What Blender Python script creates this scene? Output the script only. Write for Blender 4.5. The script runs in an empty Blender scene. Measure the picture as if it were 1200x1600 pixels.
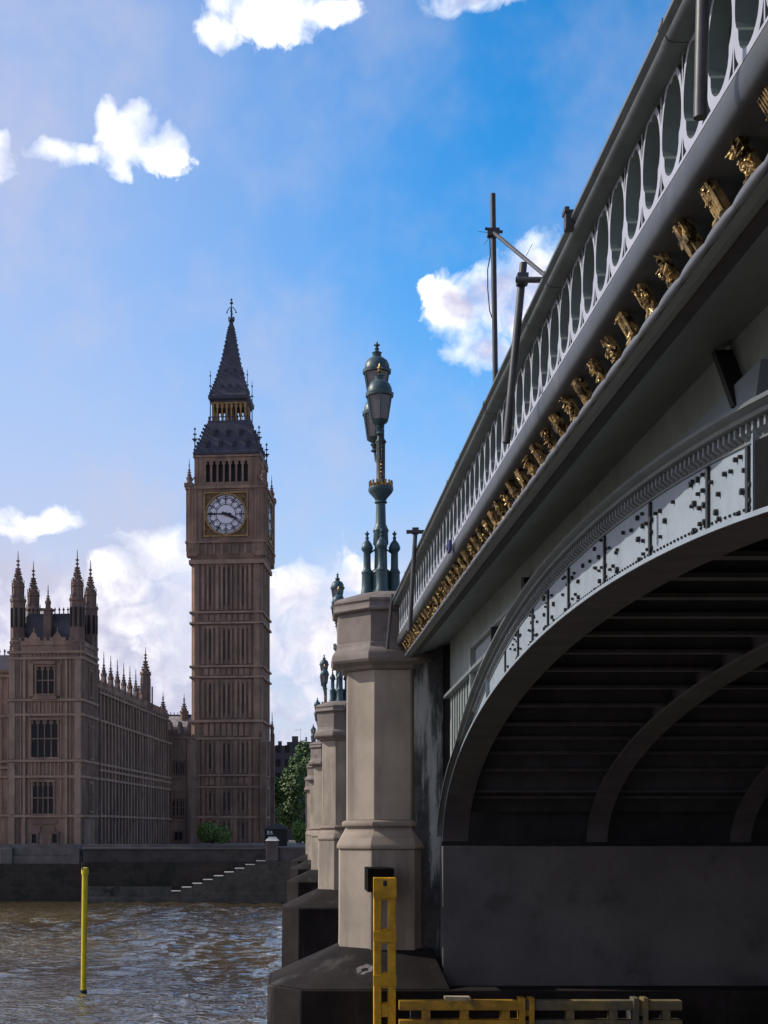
import bpy, bmesh, math, random
from mathutils import Vector, Matrix
R = math.radians
random.seed(7)
SC = bpy.context.scene
COL = SC.collection

# ------------------------------------------------------------------ camera, sky, sun, exposure
# metres; the eye is at z = 0, the river at z = -9; +Y runs along the bridge, +X towards it
WATER = -9.0
cam_d = bpy.data.cameras.new("camera")
cam = bpy.data.objects.new("camera", cam_d)
COL.objects.link(cam)
cam.location = (0, 0, 0)
cam.rotation_euler = (R(90), 0, 0)
cam_d.sensor_fit = 'VERTICAL'
cam_d.sensor_height = 36.0
cam_d.lens = 2240.0 / 1600.0 * 36.0
cam_d.shift_x = (600 - 464) / 1600.0
cam_d.shift_y = (1298 - 800) / 1600.0
cam_d.clip_start = 0.1
cam_d.clip_end = 6000
SC.camera = cam

SUN_AZ, SUN_EL = -78.0, 36.0           # azimuth from +Y, negative = left of the view
sd = bpy.data.lights.new("sun", 'SUN')
sd.energy = 4.2
sd.angle = R(0.6)
sd.color = (1.0, 0.93, 0.83)
so = bpy.data.objects.new("sun", sd)
COL.objects.link(so)
S = Vector((math.sin(R(SUN_AZ)) * math.cos(R(SUN_EL)), math.cos(R(SUN_AZ)) * math.cos(R(SUN_EL)), math.sin(R(SUN_EL))))
so.rotation_euler = S.to_track_quat('Z', 'Y').to_euler()
so.location = (-60, 40, 120)

SC.view_settings.view_transform = 'Standard'
SC.view_settings.look = 'None'
SC.view_settings.exposure = 0.0
SC.view_settings.gamma = 1.0
SC.view_settings.use_curve_mapping = False
SC.render.engine = 'CYCLES'
SC.cycles.use_denoising = True
SC.cycles.max_bounces = 5
SC.cycles.use_adaptive_sampling = True
SC.cycles.adaptive_threshold = 0.02


class NT:
    """short hand for node trees"""
    def __init__(self, tree):
        self.t = tree
        self.n = tree.nodes
        self.l = tree.links

    def new(self, typ, **kw):
        n = self.n.new(typ)
        for k, v in kw.items():
            setattr(n, k, v)
        return n

    def put(self, sock, v):
        if isinstance(v, bpy.types.NodeSocket):
            self.l.new(v, sock)
        else:
            sock.default_value = v

    def m(self, op, a, b=0.0, c=None, clamp=False):
        n = self.new('ShaderNodeMath', operation=op)
        n.use_clamp = clamp
        self.put(n.inputs[0], a)
        self.put(n.inputs[1], b)
        if c is not None:
            self.put(n.inputs[2], c)
        return n.outputs[0]

    def smooth(self, v, a, b):
        n = self.new('ShaderNodeMapRange', interpolation_type='SMOOTHSTEP')
        self.put(n.inputs[0], v)
        n.inputs[1].default_value = a
        n.inputs[2].default_value = b
        return n.outputs[0]

    def mix(self, f, a, b):
        n = self.new('ShaderNodeMix', data_type='RGBA')
        self.put(n.inputs['Factor'], f)
        self.put(n.inputs[6], a)
        self.put(n.inputs[7], b)
        return n.outputs[2]

    def noise(self, vec, scale, detail=4.0, rough=0.55, lac=2.0, dist=0.0):
        n = self.new('ShaderNodeTexNoise')
        self.put(n.inputs['Vector'], vec)
        n.inputs['Scale'].default_value = scale
        n.inputs['Detail'].default_value = detail
        n.inputs['Roughness'].default_value = rough
        n.inputs['Lacunarity'].default_value = lac
        n.inputs['Distortion'].default_value = dist
        return n.outputs[0]


def build_world():
    w = bpy.data.worlds.new("World")
    SC.world = w
    w.use_nodes = True
    t = NT(w.node_tree)
    t.n.clear()
    out = t.new('ShaderNodeOutputWorld')
    bg = t.new('ShaderNodeBackground')
    bg.inputs['Strength'].default_value = 0.12
    t.l.new(bg.outputs[0], out.inputs[0])
    sky = t.new('ShaderNodeTexSky', sky_type='NISHITA')
    sky.sun_disc = False
    sky.sun_elevation = R(SUN_EL)
    sky.sun_rotation = R(SUN_AZ)
    sky.air_density = 1.0
    sky.dust_density = 0.6
    sky.ozone_density = 3.0
    hs = t.new('ShaderNodeHueSaturation')
    hs.inputs['Hue'].default_value = 0.497
    hs.inputs['Saturation'].default_value = 1.42
    hs.inputs['Value'].default_value = 1.0
    t.l.new(sky.outputs[0], hs.inputs['Color'])
    tc = t.new('ShaderNodeTexCoord')
    sp = t.new('ShaderNodeSeparateXYZ')
    t.l.new(tc.outputs['Generated'], sp.inputs[0])
    fw = t.m('ADD', t.m('MULTIPLY', sp.outputs[0], -.25), t.m('MULTIPLY', sp.outputs[1], .97))
    t.put(hs.inputs['Value'], t.m('ADD', .85, t.m('MULTIPLY', t.smooth(fw, .35, .9), 1.05)))
    az = t.m('ARCTAN2', sp.outputs[0], sp.outputs[1])
    el = t.m('ARCSINE', sp.outputs[2])
    cb = t.new('ShaderNodeCombineXYZ')
    t.put(cb.inputs[0], az)
    t.put(cb.inputs[1], el)
    P = cb.outputs[0]
    # warp the outline of the clouds a little
    wv = t.new('ShaderNodeTexNoise')
    t.put(wv.inputs['Vector'], P)
    wv.inputs['Scale'].default_value = 26
    wv.inputs['Detail'].default_value = 3
    vs = t.new('ShaderNodeVectorMath', operation='SUBTRACT')
    t.l.new(wv.outputs['Color'], vs.inputs[0])
    vs.inputs[1].default_value = (.5, .5, .5)
    vsc = t.new('ShaderNodeVectorMath', operation='SCALE')
    t.l.new(vs.outputs[0], vsc.inputs[0])
    vsc.inputs['Scale'].default_value = 0.034
    va = t.new('ShaderNodeVectorMath', operation='ADD')
    t.l.new(P, va.inputs[0])
    t.l.new(vsc.outputs[0], va.inputs[1])
    PW = va.outputs[0]

    def field(clouds, vec):
        s = t.new('ShaderNodeSeparateXYZ')
        t.put(s.inputs[0], vec)
        acc = None
        for (a, e, ra, re, wt) in clouds:
            dx = t.m('MULTIPLY', t.m('SUBTRACT', s.outputs[0], a), 1 / ra)
            dy = t.m('MULTIPLY', t.m('SUBTRACT', s.outputs[1], e), 1 / re)
            d = t.m('SQRT', t.m('ADD', t.m('MULTIPLY', dx, dx), t.m('MULTIPLY', dy, dy)))
            f = t.m('MULTIPLY', t.m('SUBTRACT', 1.0, d), wt)
            acc = f if acc is None else t.m('MAXIMUM', acc, f)
        return acc
    # cumulus: azimuth, elevation, half sizes (radians), weight
    def D(px, py, rx, ry, wt=1.0):
        u, v = (px - 464) / 2240, (1298 - py) / 2240
        a = math.atan(u)
        e = math.atan2(v, math.sqrt(1 + u * u))
        return (a, e, rx / 2240, ry / 2240, wt)
    cum = [D(425, 25, 105, 42), D(350, 50, 60, 24), D(510, 18, 55, 30), D(745, -12, 90, 24),
           D(200, 215, 52, 48), D(165, 190, 24, 38), D(250, 232, 50, 30), D(90, 238, 50, 22), D(140, 240, 34, 18), D(195, 262, 22, 24), D(-5, 245, 32, 42),
           D(55, 815, 78, 24), D(25, 825, 50, 22),
           D(790, 460, 100, 70), D(720, 475, 62, 55), D(840, 430, 80, 60), D(668, 456, 26, 24), D(760, 545, 70, 38), D(900, 470, 60, 60),
           D(265, 865, 88, 40), D(185, 905, 52, 44), D(215, 965, 66, 34), D(300, 950, 70, 80, .8), D(90, 945, 80, 30), D(475, 925, 90, 50), D(520, 980, 80, 110, .7),
           D(330, 1010, 130, 60, .7), D(0, 975, 50, 50, .8), D(560, 900, 70, 30, .8),
           (-1.1, .30, .30, .12, 1.0), (-2.0, .35, .4, .16, 1.0), (-.62, .50, .26, .13, 1), (-.28, .74, .5, .13, 1), (.25, .82, .4, .14, 1), (1.2, .6, .3, .15, 1)]  # includes unseen clouds, added ahead and overhead to brighten glare on the water
    F = field(cum, PW)
    n1 = t.noise(PW, 46, 7, 0.62)
    g = t.m('ADD', F, t.m('MULTIPLY', t.m('SUBTRACT', n1, 0.5), 1.55))
    soft = t.noise(P, 17, 2, .5)
    mask = t.m('DIVIDE', t.m('SUBTRACT', g, -.02), t.m('ADD', .24, t.m('MULTIPLY', t.smooth(soft, .35, .62), 1.0)), clamp=True)
    mask = t.m('SMOOTH_MIN', mask, 1.0, .1)
    # billows: white crowns, lilac shade low in the thick of the big ones
    n3 = t.noise(PW, 30, 5, 0.6)
    n4 = t.noise(P, 70, 4, 0.6)
    thick = t.m('MULTIPLY', t.smooth(F, 0.15, 0.75), t.m('ADD', .35, t.m('MULTIPLY', t.smooth(az, .02, .12), .8)))
    low = t.m('MULTIPLY', t.smooth(el, .215, .12), .66)
    sh = t.m('ADD', t.m('ADD', thick, low), t.m('ADD', t.m('MULTIPLY', t.m('SUBTRACT', n3, .5), t.m('ADD', 1.9, t.m('MULTIPLY', low, 3.2))), t.m('MULTIPLY', t.m('SUBTRACT', n4, .5), .7)))
    shade = t.m('MULTIPLY', t.smooth(sh, .15, 1.55), .95)
    white = t.mix(t.smooth(el, .225, .15), (12, 11.8, 11.7, 1), (8.9, 8.7, 9.1, 1))
    ccol = t.mix(shade, white, (4.9, 4.8, 6.5, 1))
    # thin veil: broad patches that pale the blue, denser low down
    nv = t.noise(P, 5.5, 5, 0.6)
    veil_low = t.smooth(el, 0.40, 0.02)
    vl = t.m('ADD', t.m('MULTIPLY', t.smooth(nv, 0.40, 0.70), 0.34), t.m('MULTIPLY', veil_low, 0.62), clamp=True)
    left = t.smooth(az, 0.16, -0.20)
    vl = t.m('ADD', vl, t.m('MULTIPLY', left, 0.48), clamp=True)
    base = t.mix(vl, hs.outputs[0], (5.0, 5.1, 6.5, 1))
    # soft layer of pale stratus near the skyline
    ns = t.noise(P, 30, 6, 0.6)
    strat = t.m('MULTIPLY', t.smooth(el, 0.205, 0.12), t.smooth(ns, 0.36, 0.62))
    base2 = t.mix(t.m('MULTIPLY', strat, 0.85), base, t.mix(t.smooth(n3, .38, .62), (4.9, 4.9, 6.6, 1), (8.0, 7.8, 8.6, 1)))
    t.l.new(t.mix(mask, base2, ccol), bg.inputs['Color'])


build_world()

# ------------------------------------------------------------------ materials
MAT = {}


def mat(name, base, rough=0.7, metal=0.0, var=0.25, scale=2.0, bump=0.15, bscale=20.0, bdist=0.01, stain=None, stain_scale=0.6,
        stain_lo=0.5, stain_hi=0.7, streak=False, spec=0.4, courses=None):
    if name in MAT:
        return MAT[name]
    m = bpy.data.materials.new(name)
    m.use_nodes = True
    t = NT(m.node_tree)
    b = t.n['Principled BSDF']
    b.inputs['Roughness'].default_value = rough
    b.inputs['Metallic'].default_value = metal
    b.inputs['Specular IOR Level'].default_value = spec
    tc = t.new('ShaderNodeTexCoord')
    vec = tc.outputs['Object']
    n = t.noise(vec, scale, 6, 0.6)
    lo = tuple(c * (1 - var) for c in base) + (1,)
    hi = tuple(min(1, c * (1 + var)) for c in base) + (1,)
    col = t.mix(t.smooth(n, 0.3, 0.7), lo, hi)
    fine = t.noise(vec, bscale, 3, 0.6)
    col = t.mix(t.m('MULTIPLY', t.smooth(fine, 0.35, 0.7), var * .9), col, tuple(c * 0.6 for c in base) + (1,))
    if stain:
        sv = vec
        if streak:
            mp = t.new('ShaderNodeMapping')
            t.l.new(vec, mp.inputs[0])
            mp.inputs['Scale'].default_value = (1, 1, 0.12)
            sv = mp.outputs[0]
        sn = t.noise(sv, stain_scale, 6, 0.65)
        col = t.mix(t.smooth(sn, stain_lo, stain_hi), col, tuple(stain) + (1,))
    h = fine
    if courses:
        sw, sh = courses
        sp = t.new('ShaderNodeSeparateXYZ')
        t.l.new(vec, sp.inputs[0])
        cbn = t.new('ShaderNodeCombineXYZ')
        t.put(cbn.inputs[0], t.m('ADD', sp.outputs[0], sp.outputs[1]))
        t.put(cbn.inputs[1], sp.outputs[2])
        br = t.new('ShaderNodeTexBrick')
        t.l.new(cbn.outputs[0], br.inputs['Vector'])
        br.inputs['Scale'].default_value = 1.0
        br.inputs['Brick Width'].default_value = sw
        br.inputs['Row Height'].default_value = sh
        br.inputs['Mortar Size'].default_value = sh * 0.035
        br.inputs['Mortar Smooth'].default_value = 0.4
        br.inputs['Color1'].default_value = (1, 1, 1, 1)
        br.inputs['Color2'].default_value = (.78, .78, .78, 1)
        br.inputs['Mortar'].default_value = (.5, .5, .5, 1)
        mx = t.new('ShaderNodeMix', data_type='RGBA', blend_type='MULTIPLY')
        mx.inputs['Factor'].default_value = 0.8
        t.l.new(col, mx.inputs[6])
        t.l.new(br.outputs['Color'], mx.inputs[7])
        col = mx.outputs[2]
    t.l.new(col, b.inputs['Base Color'])
    if bump:
        bp = t.new('ShaderNodeBump')
        bp.inputs['Strength'].default_value = bump
        bp.inputs['Distance'].default_value = bdist
        t.l.new(h, bp.inputs['Height'])
        t.l.new(bp.outputs[0], b.inputs['Normal'])
    MAT[name] = m
    return m


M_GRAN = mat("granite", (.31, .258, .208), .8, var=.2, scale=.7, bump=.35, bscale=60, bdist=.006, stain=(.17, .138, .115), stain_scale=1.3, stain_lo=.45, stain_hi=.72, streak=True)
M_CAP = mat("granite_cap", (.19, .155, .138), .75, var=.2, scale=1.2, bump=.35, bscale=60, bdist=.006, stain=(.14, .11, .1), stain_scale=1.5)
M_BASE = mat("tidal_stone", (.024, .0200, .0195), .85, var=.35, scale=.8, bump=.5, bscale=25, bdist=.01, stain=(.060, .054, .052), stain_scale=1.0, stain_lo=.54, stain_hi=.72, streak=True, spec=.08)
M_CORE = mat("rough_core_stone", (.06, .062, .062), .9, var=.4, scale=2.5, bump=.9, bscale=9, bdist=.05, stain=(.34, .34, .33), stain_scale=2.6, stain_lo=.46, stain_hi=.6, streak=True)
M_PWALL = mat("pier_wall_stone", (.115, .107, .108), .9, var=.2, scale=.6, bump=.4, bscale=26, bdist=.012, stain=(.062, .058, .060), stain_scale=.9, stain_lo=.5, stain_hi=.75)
M_RAIL = mat("dark_green_iron", (.095, .108, .110), .45, var=.22, scale=3, bump=.12, bscale=40, spec=.5, stain=(.06, .062, .06), stain_scale=1.6, stain_lo=.5, stain_hi=.7)
M_PANEL = mat("pale_grey_iron", (.36, .365, .43), .5, var=.07, scale=3, bump=.05, bscale=60)
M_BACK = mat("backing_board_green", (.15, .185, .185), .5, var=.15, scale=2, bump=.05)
M_FASC = mat("pale_blue_iron", (.235, .278, .318), .45, var=.10, scale=2.2, bump=.12, bscale=8, bdist=.01, stain=(.20, .235, .26), stain_scale=2.5, stain_lo=.55, stain_hi=.75)
M_SPAN = mat("grey_green_iron", (.27, .305, .295), .5, var=.12, scale=1.5, bump=.08, bscale=10, stain=(.19, .215, .208), stain_scale=1.2)
M_DARK = mat("near_black_iron", (.030, .029, .031), .8, var=.3, scale=2, bump=.2, bscale=20)
M_RIB = mat("brown_iron", (.066, .061, .066), .75, var=.2, scale=2, bump=.15, bscale=20)
M_BOLT = mat("bolt_iron", (.016, .018, .022), .6, var=.2, bump=0)
M_GOLD = mat("gilding", (.58, .41, .18), .42, metal=.85, var=.4, scale=14, bump=.6, bscale=40, bdist=.01, stain=(.07, .04, .018), stain_scale=12, stain_lo=.46, stain_hi=.60)
M_LAMP = mat("teal_iron", (.050, .092, .104), .42, var=.18, scale=6, bump=.08, bscale=50)
M_GLASS = mat("frosted_lamp_glass", (.10, .092, .10), .25, var=.12, scale=3, bump=0, spec=.6)
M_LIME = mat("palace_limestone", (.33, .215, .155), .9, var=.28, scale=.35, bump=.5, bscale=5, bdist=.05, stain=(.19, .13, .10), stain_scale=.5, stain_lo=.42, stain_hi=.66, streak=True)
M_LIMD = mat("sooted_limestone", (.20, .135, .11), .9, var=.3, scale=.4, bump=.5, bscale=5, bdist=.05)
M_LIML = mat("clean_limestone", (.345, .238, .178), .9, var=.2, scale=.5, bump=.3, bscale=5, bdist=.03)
M_SLATE = mat("iron_roof_plates", (.05, .05, .072), .6, var=.25, scale=.8, bump=.3, bscale=6, bdist=.03)
M_ROOFL = mat("weathered_roof_slate", (.30, .26, .25), .7, var=.4, scale=.8, bump=.3, bscale=3, bdist=.05)
M_PANE = mat("old_window_glass", (.014, .014, .017), .45, var=.4, scale=1.0, bump=.2, bscale=2, bdist=.02, spec=.25)
M_TGOLD = mat("tower_gilt_stone", (.34, .21, .085), .55, metal=.2, var=.3, scale=1.5, bump=.2, bscale=6)
M_DIAL = mat("opal_dial_glass", (.80, .77, .84), .35, var=.06, scale=.8, bump=0)
M_INK = mat("dial_ironwork", (.012, .012, .018), .5, var=.2, bump=0)
M_BULK = mat("far_building_brick", (.065, .062, .068), .9, var=.2, scale=.2, bump=0)
M_WALL = mat("river_wall_stone", (.062, .049, .040), .9, var=.45, scale=.35, bump=.6, bscale=3, bdist=.06, stain=(.026, .026, .020), stain_scale=.35, stain_lo=.45, stain_hi=.6, courses=(1.4, .6))
M_WALLL = mat("river_wall_low_stone", (.115, .106, .092), .9, var=.4, scale=.5, bump=.6, bscale=3, bdist=.06, stain=(.03, .034, .028), stain_scale=.5, courses=(1.6, .65))
M_COPE = mat("coping_stone", (.15, .13, .125), .85, var=.25, scale=.6, bump=.3, bscale=5, bdist=.03)
M_TREAD = mat("sunlit_step_stone", (.75, .72, .68), .8, var=.2, scale=1, bump=.2, bscale=8)  # sun on the treads is put into this pale colour
M_YEL = mat("yellow_paint", (.55, .30, .012), .5, var=.22, scale=4, bump=.15, bscale=25, stain=(.26, .13, .01), stain_scale=3.5, stain_lo=.55, stain_hi=.72)
M_YPOLE = mat("marker_pole_yellow", (.62, .50, .015), .5, var=.12, scale=2, bump=.05, stain=(.3, .24, .03), stain_scale=1.2, stain_lo=.58, stain_hi=.75)
M_FSHADE = mat("shaded_fender_steel", (.20, .15, .06), .7, var=.35, scale=3, bump=.3, bscale=20, stain=(.10, .09, .075), stain_scale=.7, stain_lo=.42, stain_hi=.6)  # greyed to put the shade under the arch into the colour
M_TUBE = mat("scaffold_steel", (.042, .040, .043), .5, var=.3, scale=8, bump=.1, spec=.5)
M_TUBEG = mat("galvanised_tube", (.062, .062, .066), .45, metal=.2, var=.2, scale=8, bump=.1)
M_BARK = mat("bark", (.05, .04, .03), .9, var=.3, scale=3, bump=.5, bscale=8, bdist=.05)
M_GROUND = mat("paving_ground", (.16, .15, .14), .9, var=.2, scale=.2, bump=.1)
M_WHITE = mat("white_sign", (.75, .75, .75), .5, var=.05, bump=0)
M_KIOSK = mat("kiosk_black", (.014, .014, .016), .5, var=.2, bump=0)


def leafmat(name, a, b):
    m = bpy.data.materials.new(name)
    m.use_nodes = True
    t = NT(m.node_tree)
    p = t.n['Principled BSDF']
    tc = t.new('ShaderNodeTexCoord')
    n = t.noise(tc.outputs['Object'], 1.1, 4, .6)
    g = t.new('ShaderNodeNewGeometry')
    n2 = t.m('ADD', t.m('MULTIPLY', n, .7), t.m('MULTIPLY', g.outputs['Random Per Island'], .3))
    t.l.new(t.mix(t.smooth(n2, .3, .7), a + (1,), b + (1,)), p.inputs['Base Color'])
    p.inputs['Roughness'].default_value = .6
    p.inputs['Transmission Weight'].default_value = 0.0
    return m


M_LEAF = leafmat("leaf_dark", (.035, .075, .016), (.085, .155, .03))
M_LEAFB = leafmat("leaf_bright", (.07, .14, .025), (.22, .34, .07))  # bush leaves coloured brighter to stand for sunlight on them


def watermat():
    m = bpy.data.materials.new("river_water")
    m.use_nodes = True
    t = NT(m.node_tree)
    b = t.n['Principled BSDF']
    tc = t.new('ShaderNodeTexCoord')
    v = tc.outputs['Object']
    n0 = t.noise(v, .035, 3, .5)
    col = t.mix(t.smooth(n0, .35, .65), (.050, .036, .021, 1), (.10, .073, .031, 1))
    t.l.new(col, b.inputs['Base Color'])
    b.inputs['Roughness'].default_value = .03
    b.inputs['IOR'].default_value = 2.0
    mp = t.new('ShaderNodeMapping')
    t.l.new(v, mp.inputs[0])
    mp.inputs['Scale'].default_value = (.55, 1.0, 1)
    def ridge(sc, det, dist):
        n_ = t.noise(mp.outputs[0], sc, det, .5, dist=dist)
        return t.m('SUBTRACT', 1.0, t.m('ABSOLUTE', t.m('MULTIPLY', t.m('SUBTRACT', n_, .5), 3.0)))
    patch = t.smooth(t.noise(v, .05, 2, .5), .36, .6)
    h = t.m('ADD', t.m('MULTIPLY', ridge(.9, 2, .6), .10), t.m('MULTIPLY', ridge(2.4, 2, .5), .055))
    bp = t.new('ShaderNodeBump')
    t.put(bp.inputs['Strength'], t.m('ADD', .45, t.m('MULTIPLY', patch, .55)))
    bp.inputs['Distance'].default_value = 1.0
    t.l.new(h, bp.inputs['Height'])
    t.l.new(bp.outputs[0], b.inputs['Normal'])
    return m


M_WATER = watermat()

# ------------------------------------------------------------------ mesh helpers
ORG = {}


class MB:
    def __init__(self):
        self.v, self.f = [], []

    def add(self, vs, fs):
        o = len(self.v)
        self.v += [tuple(p) for p in vs]
        self.f += [tuple(i + o for i in f) for f in fs]
        return self

    def box(self, x0, x1, y0, y1, z0, z1):
        vs = [(x0, y0, z0), (x1, y0, z0), (x1, y1, z0), (x0, y1, z0), (x0, y0, z1), (x1, y0, z1), (x1, y1, z1), (x0, y1, z1)]
        return self.add(vs, [(0, 3, 2, 1), (4, 5, 6, 7), (0, 1, 5, 4), (1, 2, 6, 5), (2, 3, 7, 6), (3, 0, 4, 7)])

    def loft(self, rings, cap=True):
        n = len(rings[0])
        vs = [p for r in rings for p in r]
        fs = []
        for i in range(len(rings) - 1):
            for k in range(n):
                a, b = i * n + k, i * n + (k + 1) % n
                fs.append((a, b, b + n, a + n))
        if cap:
            fs.append(tuple(reversed(range(n))))
            fs.append(tuple(range((len(rings) - 1) * n, len(rings) * n)))
        return self.add(vs, fs)

    def oct(self, cx, cy, prof, n=8, rot=None):
        """stack of regular n-gons, prof = [(apothem, z)]"""
        rot = math.pi / n if rot is None else rot
        k = 1 / math.cos(math.pi / n)
        return self.loft([[(cx + r * k * math.cos(rot + 2 * math.pi * i / n), cy + r * k * math.sin(rot + 2 * math.pi * i / n), z) for i in range(n)] for r, z in prof])

    def tube(self, p, q, r0, r1=None, n=8):
        r1 = r0 if r1 is None else r1
        p, q = Vector(p), Vector(q)
        d = (q - p).normalized()
        u = d.orthogonal().normalized()
        w = d.cross(u)
        ring = lambda c, r: [tuple(c + (u * math.cos(2 * math.pi * i / n) + w * math.sin(2 * math.pi * i / n)) * r) for i in range(n)]
        return self.loft([ring(p, r0), ring(q, r1)])

    def sweepy(self, prof, ys, off, cap=True):
        """closed (x, z) profile swept along y, z lifted by off(y)"""
        return self.loft([[(x, y, z + off(y)) for x, z in prof] for y in ys], cap)

    def prismz(self, poly, z0, z1):
        return self.loft([[(x, y, z0) for x, y in poly], [(x, y, z1) for x, y in poly]])

    def ball(self, c, r, n=8, sz=1.0):
        rings = []
        for i in range(1, n // 2):
            a = math.pi * i / (n // 2) - math.pi / 2
            rings.append((r * math.cos(a), c[2] + r * sz * math.sin(a)))
        rings = [(r * .05, c[2] - r * sz)] + rings + [(r * .05, c[2] + r * sz)]
        return self.oct(c[0], c[1], rings, n)

    def build(self, name, m, parent=None, angle=35, bevel=0.0):
        me = bpy.data.meshes.new(name)
        off = ORG.get(parent, (0, 0, 0)) if parent else (0, 0, 0)
        me.from_pydata([(x - off[0], y - off[1], z - off[2]) for x, y, z in self.v], [], self.f)
        bm = bmesh.new()
        bm.from_mesh(me)
        bmesh.ops.recalc_face_normals(bm, faces=bm.faces)
        bm.to_mesh(me)
        bm.free()
        me.materials.append(m)
        if angle:
            me.polygons.foreach_set('use_smooth', [True] * len(me.polygons))
            me.set_sharp_from_angle(angle=R(angle))
        o = bpy.data.objects.new(name, me)
        COL.objects.link(o)
        if parent:
            o.parent = parent
            ORG[o] = off
        if bevel:
            b = o.modifiers.new("bevel", 'BEVEL')
            b.width = bevel
            b.segments = 2
            b.limit_method = 'ANGLE'
            b.angle_limit = R(40)
        return o


def tag(o, label, cat, group=None):
    o['label'] = label
    o['category'] = cat
    if group:
        o['group'] = group
    return o


def thing(name, label, cat, loc, rz=0.0, group=None, local=False):
    o = bpy.data.objects.new(name, None)
    COL.objects.link(o)
    o.location = loc
    o.rotation_euler = (0, 0, rz)
    o.empty_display_size = .2
    ORG[o] = (0, 0, loc[2]) if local else tuple(loc)
    return tag(o, label, cat, group)


def structure(o):
    o['kind'] = 'structure'
    return o


def copy_tree(o, parent=None):
    c = o.copy()
    COL.objects.link(c)
    if parent:
        c.parent = parent
    for ch in o.children:
        copy_tree(ch, c)
    return c


# ------------------------------------------------------------------ setting: water, far bank ground
def river():
    import numpy as np
    x0, x1, y0, y1 = -66.0, 6.0, 48.0, 182.0
    nx, ny = 206, 420
    X, Y = np.meshgrid(np.linspace(x0, x1, nx), np.linspace(y0, y1, ny))
    rs = np.random.RandomState(4)
    Z = np.zeros_like(X)
    wx = 1.3 * np.sin(X * .11 + Y * .07) + .9 * np.sin(Y * .19 - X * .06 + 1.0) + .5 * np.sin(X * .41 + 2)
    wy = 1.1 * np.sin(Y * .09 - X * .13 + 2.0) + .8 * np.sin(X * .23 + Y * .05) + .4 * np.sin(Y * .47 + 1)
    for i in range(26):
        L = 1.1 * (1.13 ** rs.uniform(0, 13))                    # wave lengths about 1.1 to 5 m
        th = rs.uniform(0, 2 * math.pi) if i % 3 else rs.uniform(-.6, .6) + math.pi / 2
        k = 2 * math.pi / L
        ph = k * ((X + wx) * math.cos(th) + (Y + wy) * math.sin(th)) + rs.uniform(0, 6.28)
        Z += .0100 * L * (1 - 1.6 * np.abs(np.sin(ph / 2)))      # sharp crests, round troughs
    gust = .55 + .45 * np.sin(X * .10 + 1.2 * np.sin(Y * .045) + .6) * np.sin(Y * .075 + 1.1 * np.sin(X * .06) + 1.9)
    Z = (Z - Z.mean()) * (.45 + .75 * gust)
    edge = np.minimum(np.minimum(X - x0, x1 - X) / 4, np.minimum(Y - y0, (y1 - Y)) / 3).clip(0, 1)
    Z *= edge
    m = MB()
    m.v = [(float(a), float(b), WATER + float(c)) for a, b, c in zip(X.ravel(), Y.ravel(), Z.ravel())]
    m.f = [(j * nx + i, j * nx + i + 1, (j + 1) * nx + i + 1, (j + 1) * nx + i) for j in range(ny - 1) for i in range(nx - 1)]
    for a, b, c, d in ((-1500, 900, -400, y0), (-1500, x0, y0, y1), (x1, 900, y0, y1), (-1500, 900, y1, 400)):
        m.add([(a, c, WATER), (b, c, WATER), (b, d, WATER), (a, d, WATER)], [(0, 1, 2, 3)])
    return m


structure(river().build("water", M_WATER, angle=180))
g = MB().add([(-26.9, 182.4, -2.2), (3000, 182.4, -2.2), (3000, 5000, -2.2), (-3000, 5000, -2.2), (-3000, 189, -2.2), (-26.9, 189, -2.2)], [(0, 1, 2, 3, 4, 5)])
structure(g.build("ground", M_GROUND, angle=0))
g = MB().box(2.9, 3000, 182.0, 182.39, -12, -2.2).box(-3000, -62, 188.6, 188.99, -12, -2.2)
structure(g.build("bank", M_WALL, angle=0))

# ------------------------------------------------------------------ the bridge
def cam_rise(y):
    d = y - 32
    return .0165 * d - .00009 * d * d if y < 123 else .0165 * 91 - .00009 * 91 * 91


BR = thing("iron_arch_bridge", "long green iron arch bridge with pale pierced parapet and gilded cornice crossing the river", "bridge", (15, 96, WATER))
YS = [2 + 1.5 * i for i in range(126)]
YEND = YS[-1]

# top rail
rail = [(2.27, 4.965), (2.155, 4.965), (2.125, 4.98), (2.115, 5.005), (2.135, 5.03), (2.155, 5.035), (2.12, 5.045), (2.095, 5.065), (2.098, 5.095), (2.14, 5.115), (2.22, 5.12), (2.5, 5.12), (2.52, 5.05), (2.5, 4.965)]
mb = MB().sweepy(rail, YS, cam_rise)
y = 4.3
while y < 60:                                     # lapped joints of the rail castings
    ring = [(x - .006 if x < 2.3 else x, z + (.006 if z > 5.04 else -.004)) for x, z in rail]
    mb.sweepy(ring, (y, y + .09), cam_rise)
    y += 3.92
mb.build("top_rail", M_RAIL, BR, 50)
strip = [(2.285, 4.34), (2.245, 4.33), (2.222, 4.29), (2.212, 4.24), (2.212, 4.18), (2.22, 4.135), (2.238, 4.11), (2.27, 4.10), (2.60, 4.095), (2.64, 4.10), (2.64, 4.34)]
MB().sweepy(strip, YS, cam_rise).build("string_moulding", mat("moulding_iron", (.040, .043, .047), .5, var=.25, scale=3, stain=(.085, .08, .076), stain_scale=2.2, stain_lo=.58, stain_hi=.72, bump=.06, bscale=50, spec=.5), BR, 60)
MB().sweepy([(2.46, 4.345), (2.50, 4.345), (2.50, 4.97), (2.46, 4.97)], YS, cam_rise).build("backing_board", M_BACK, BR, 0)

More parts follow.
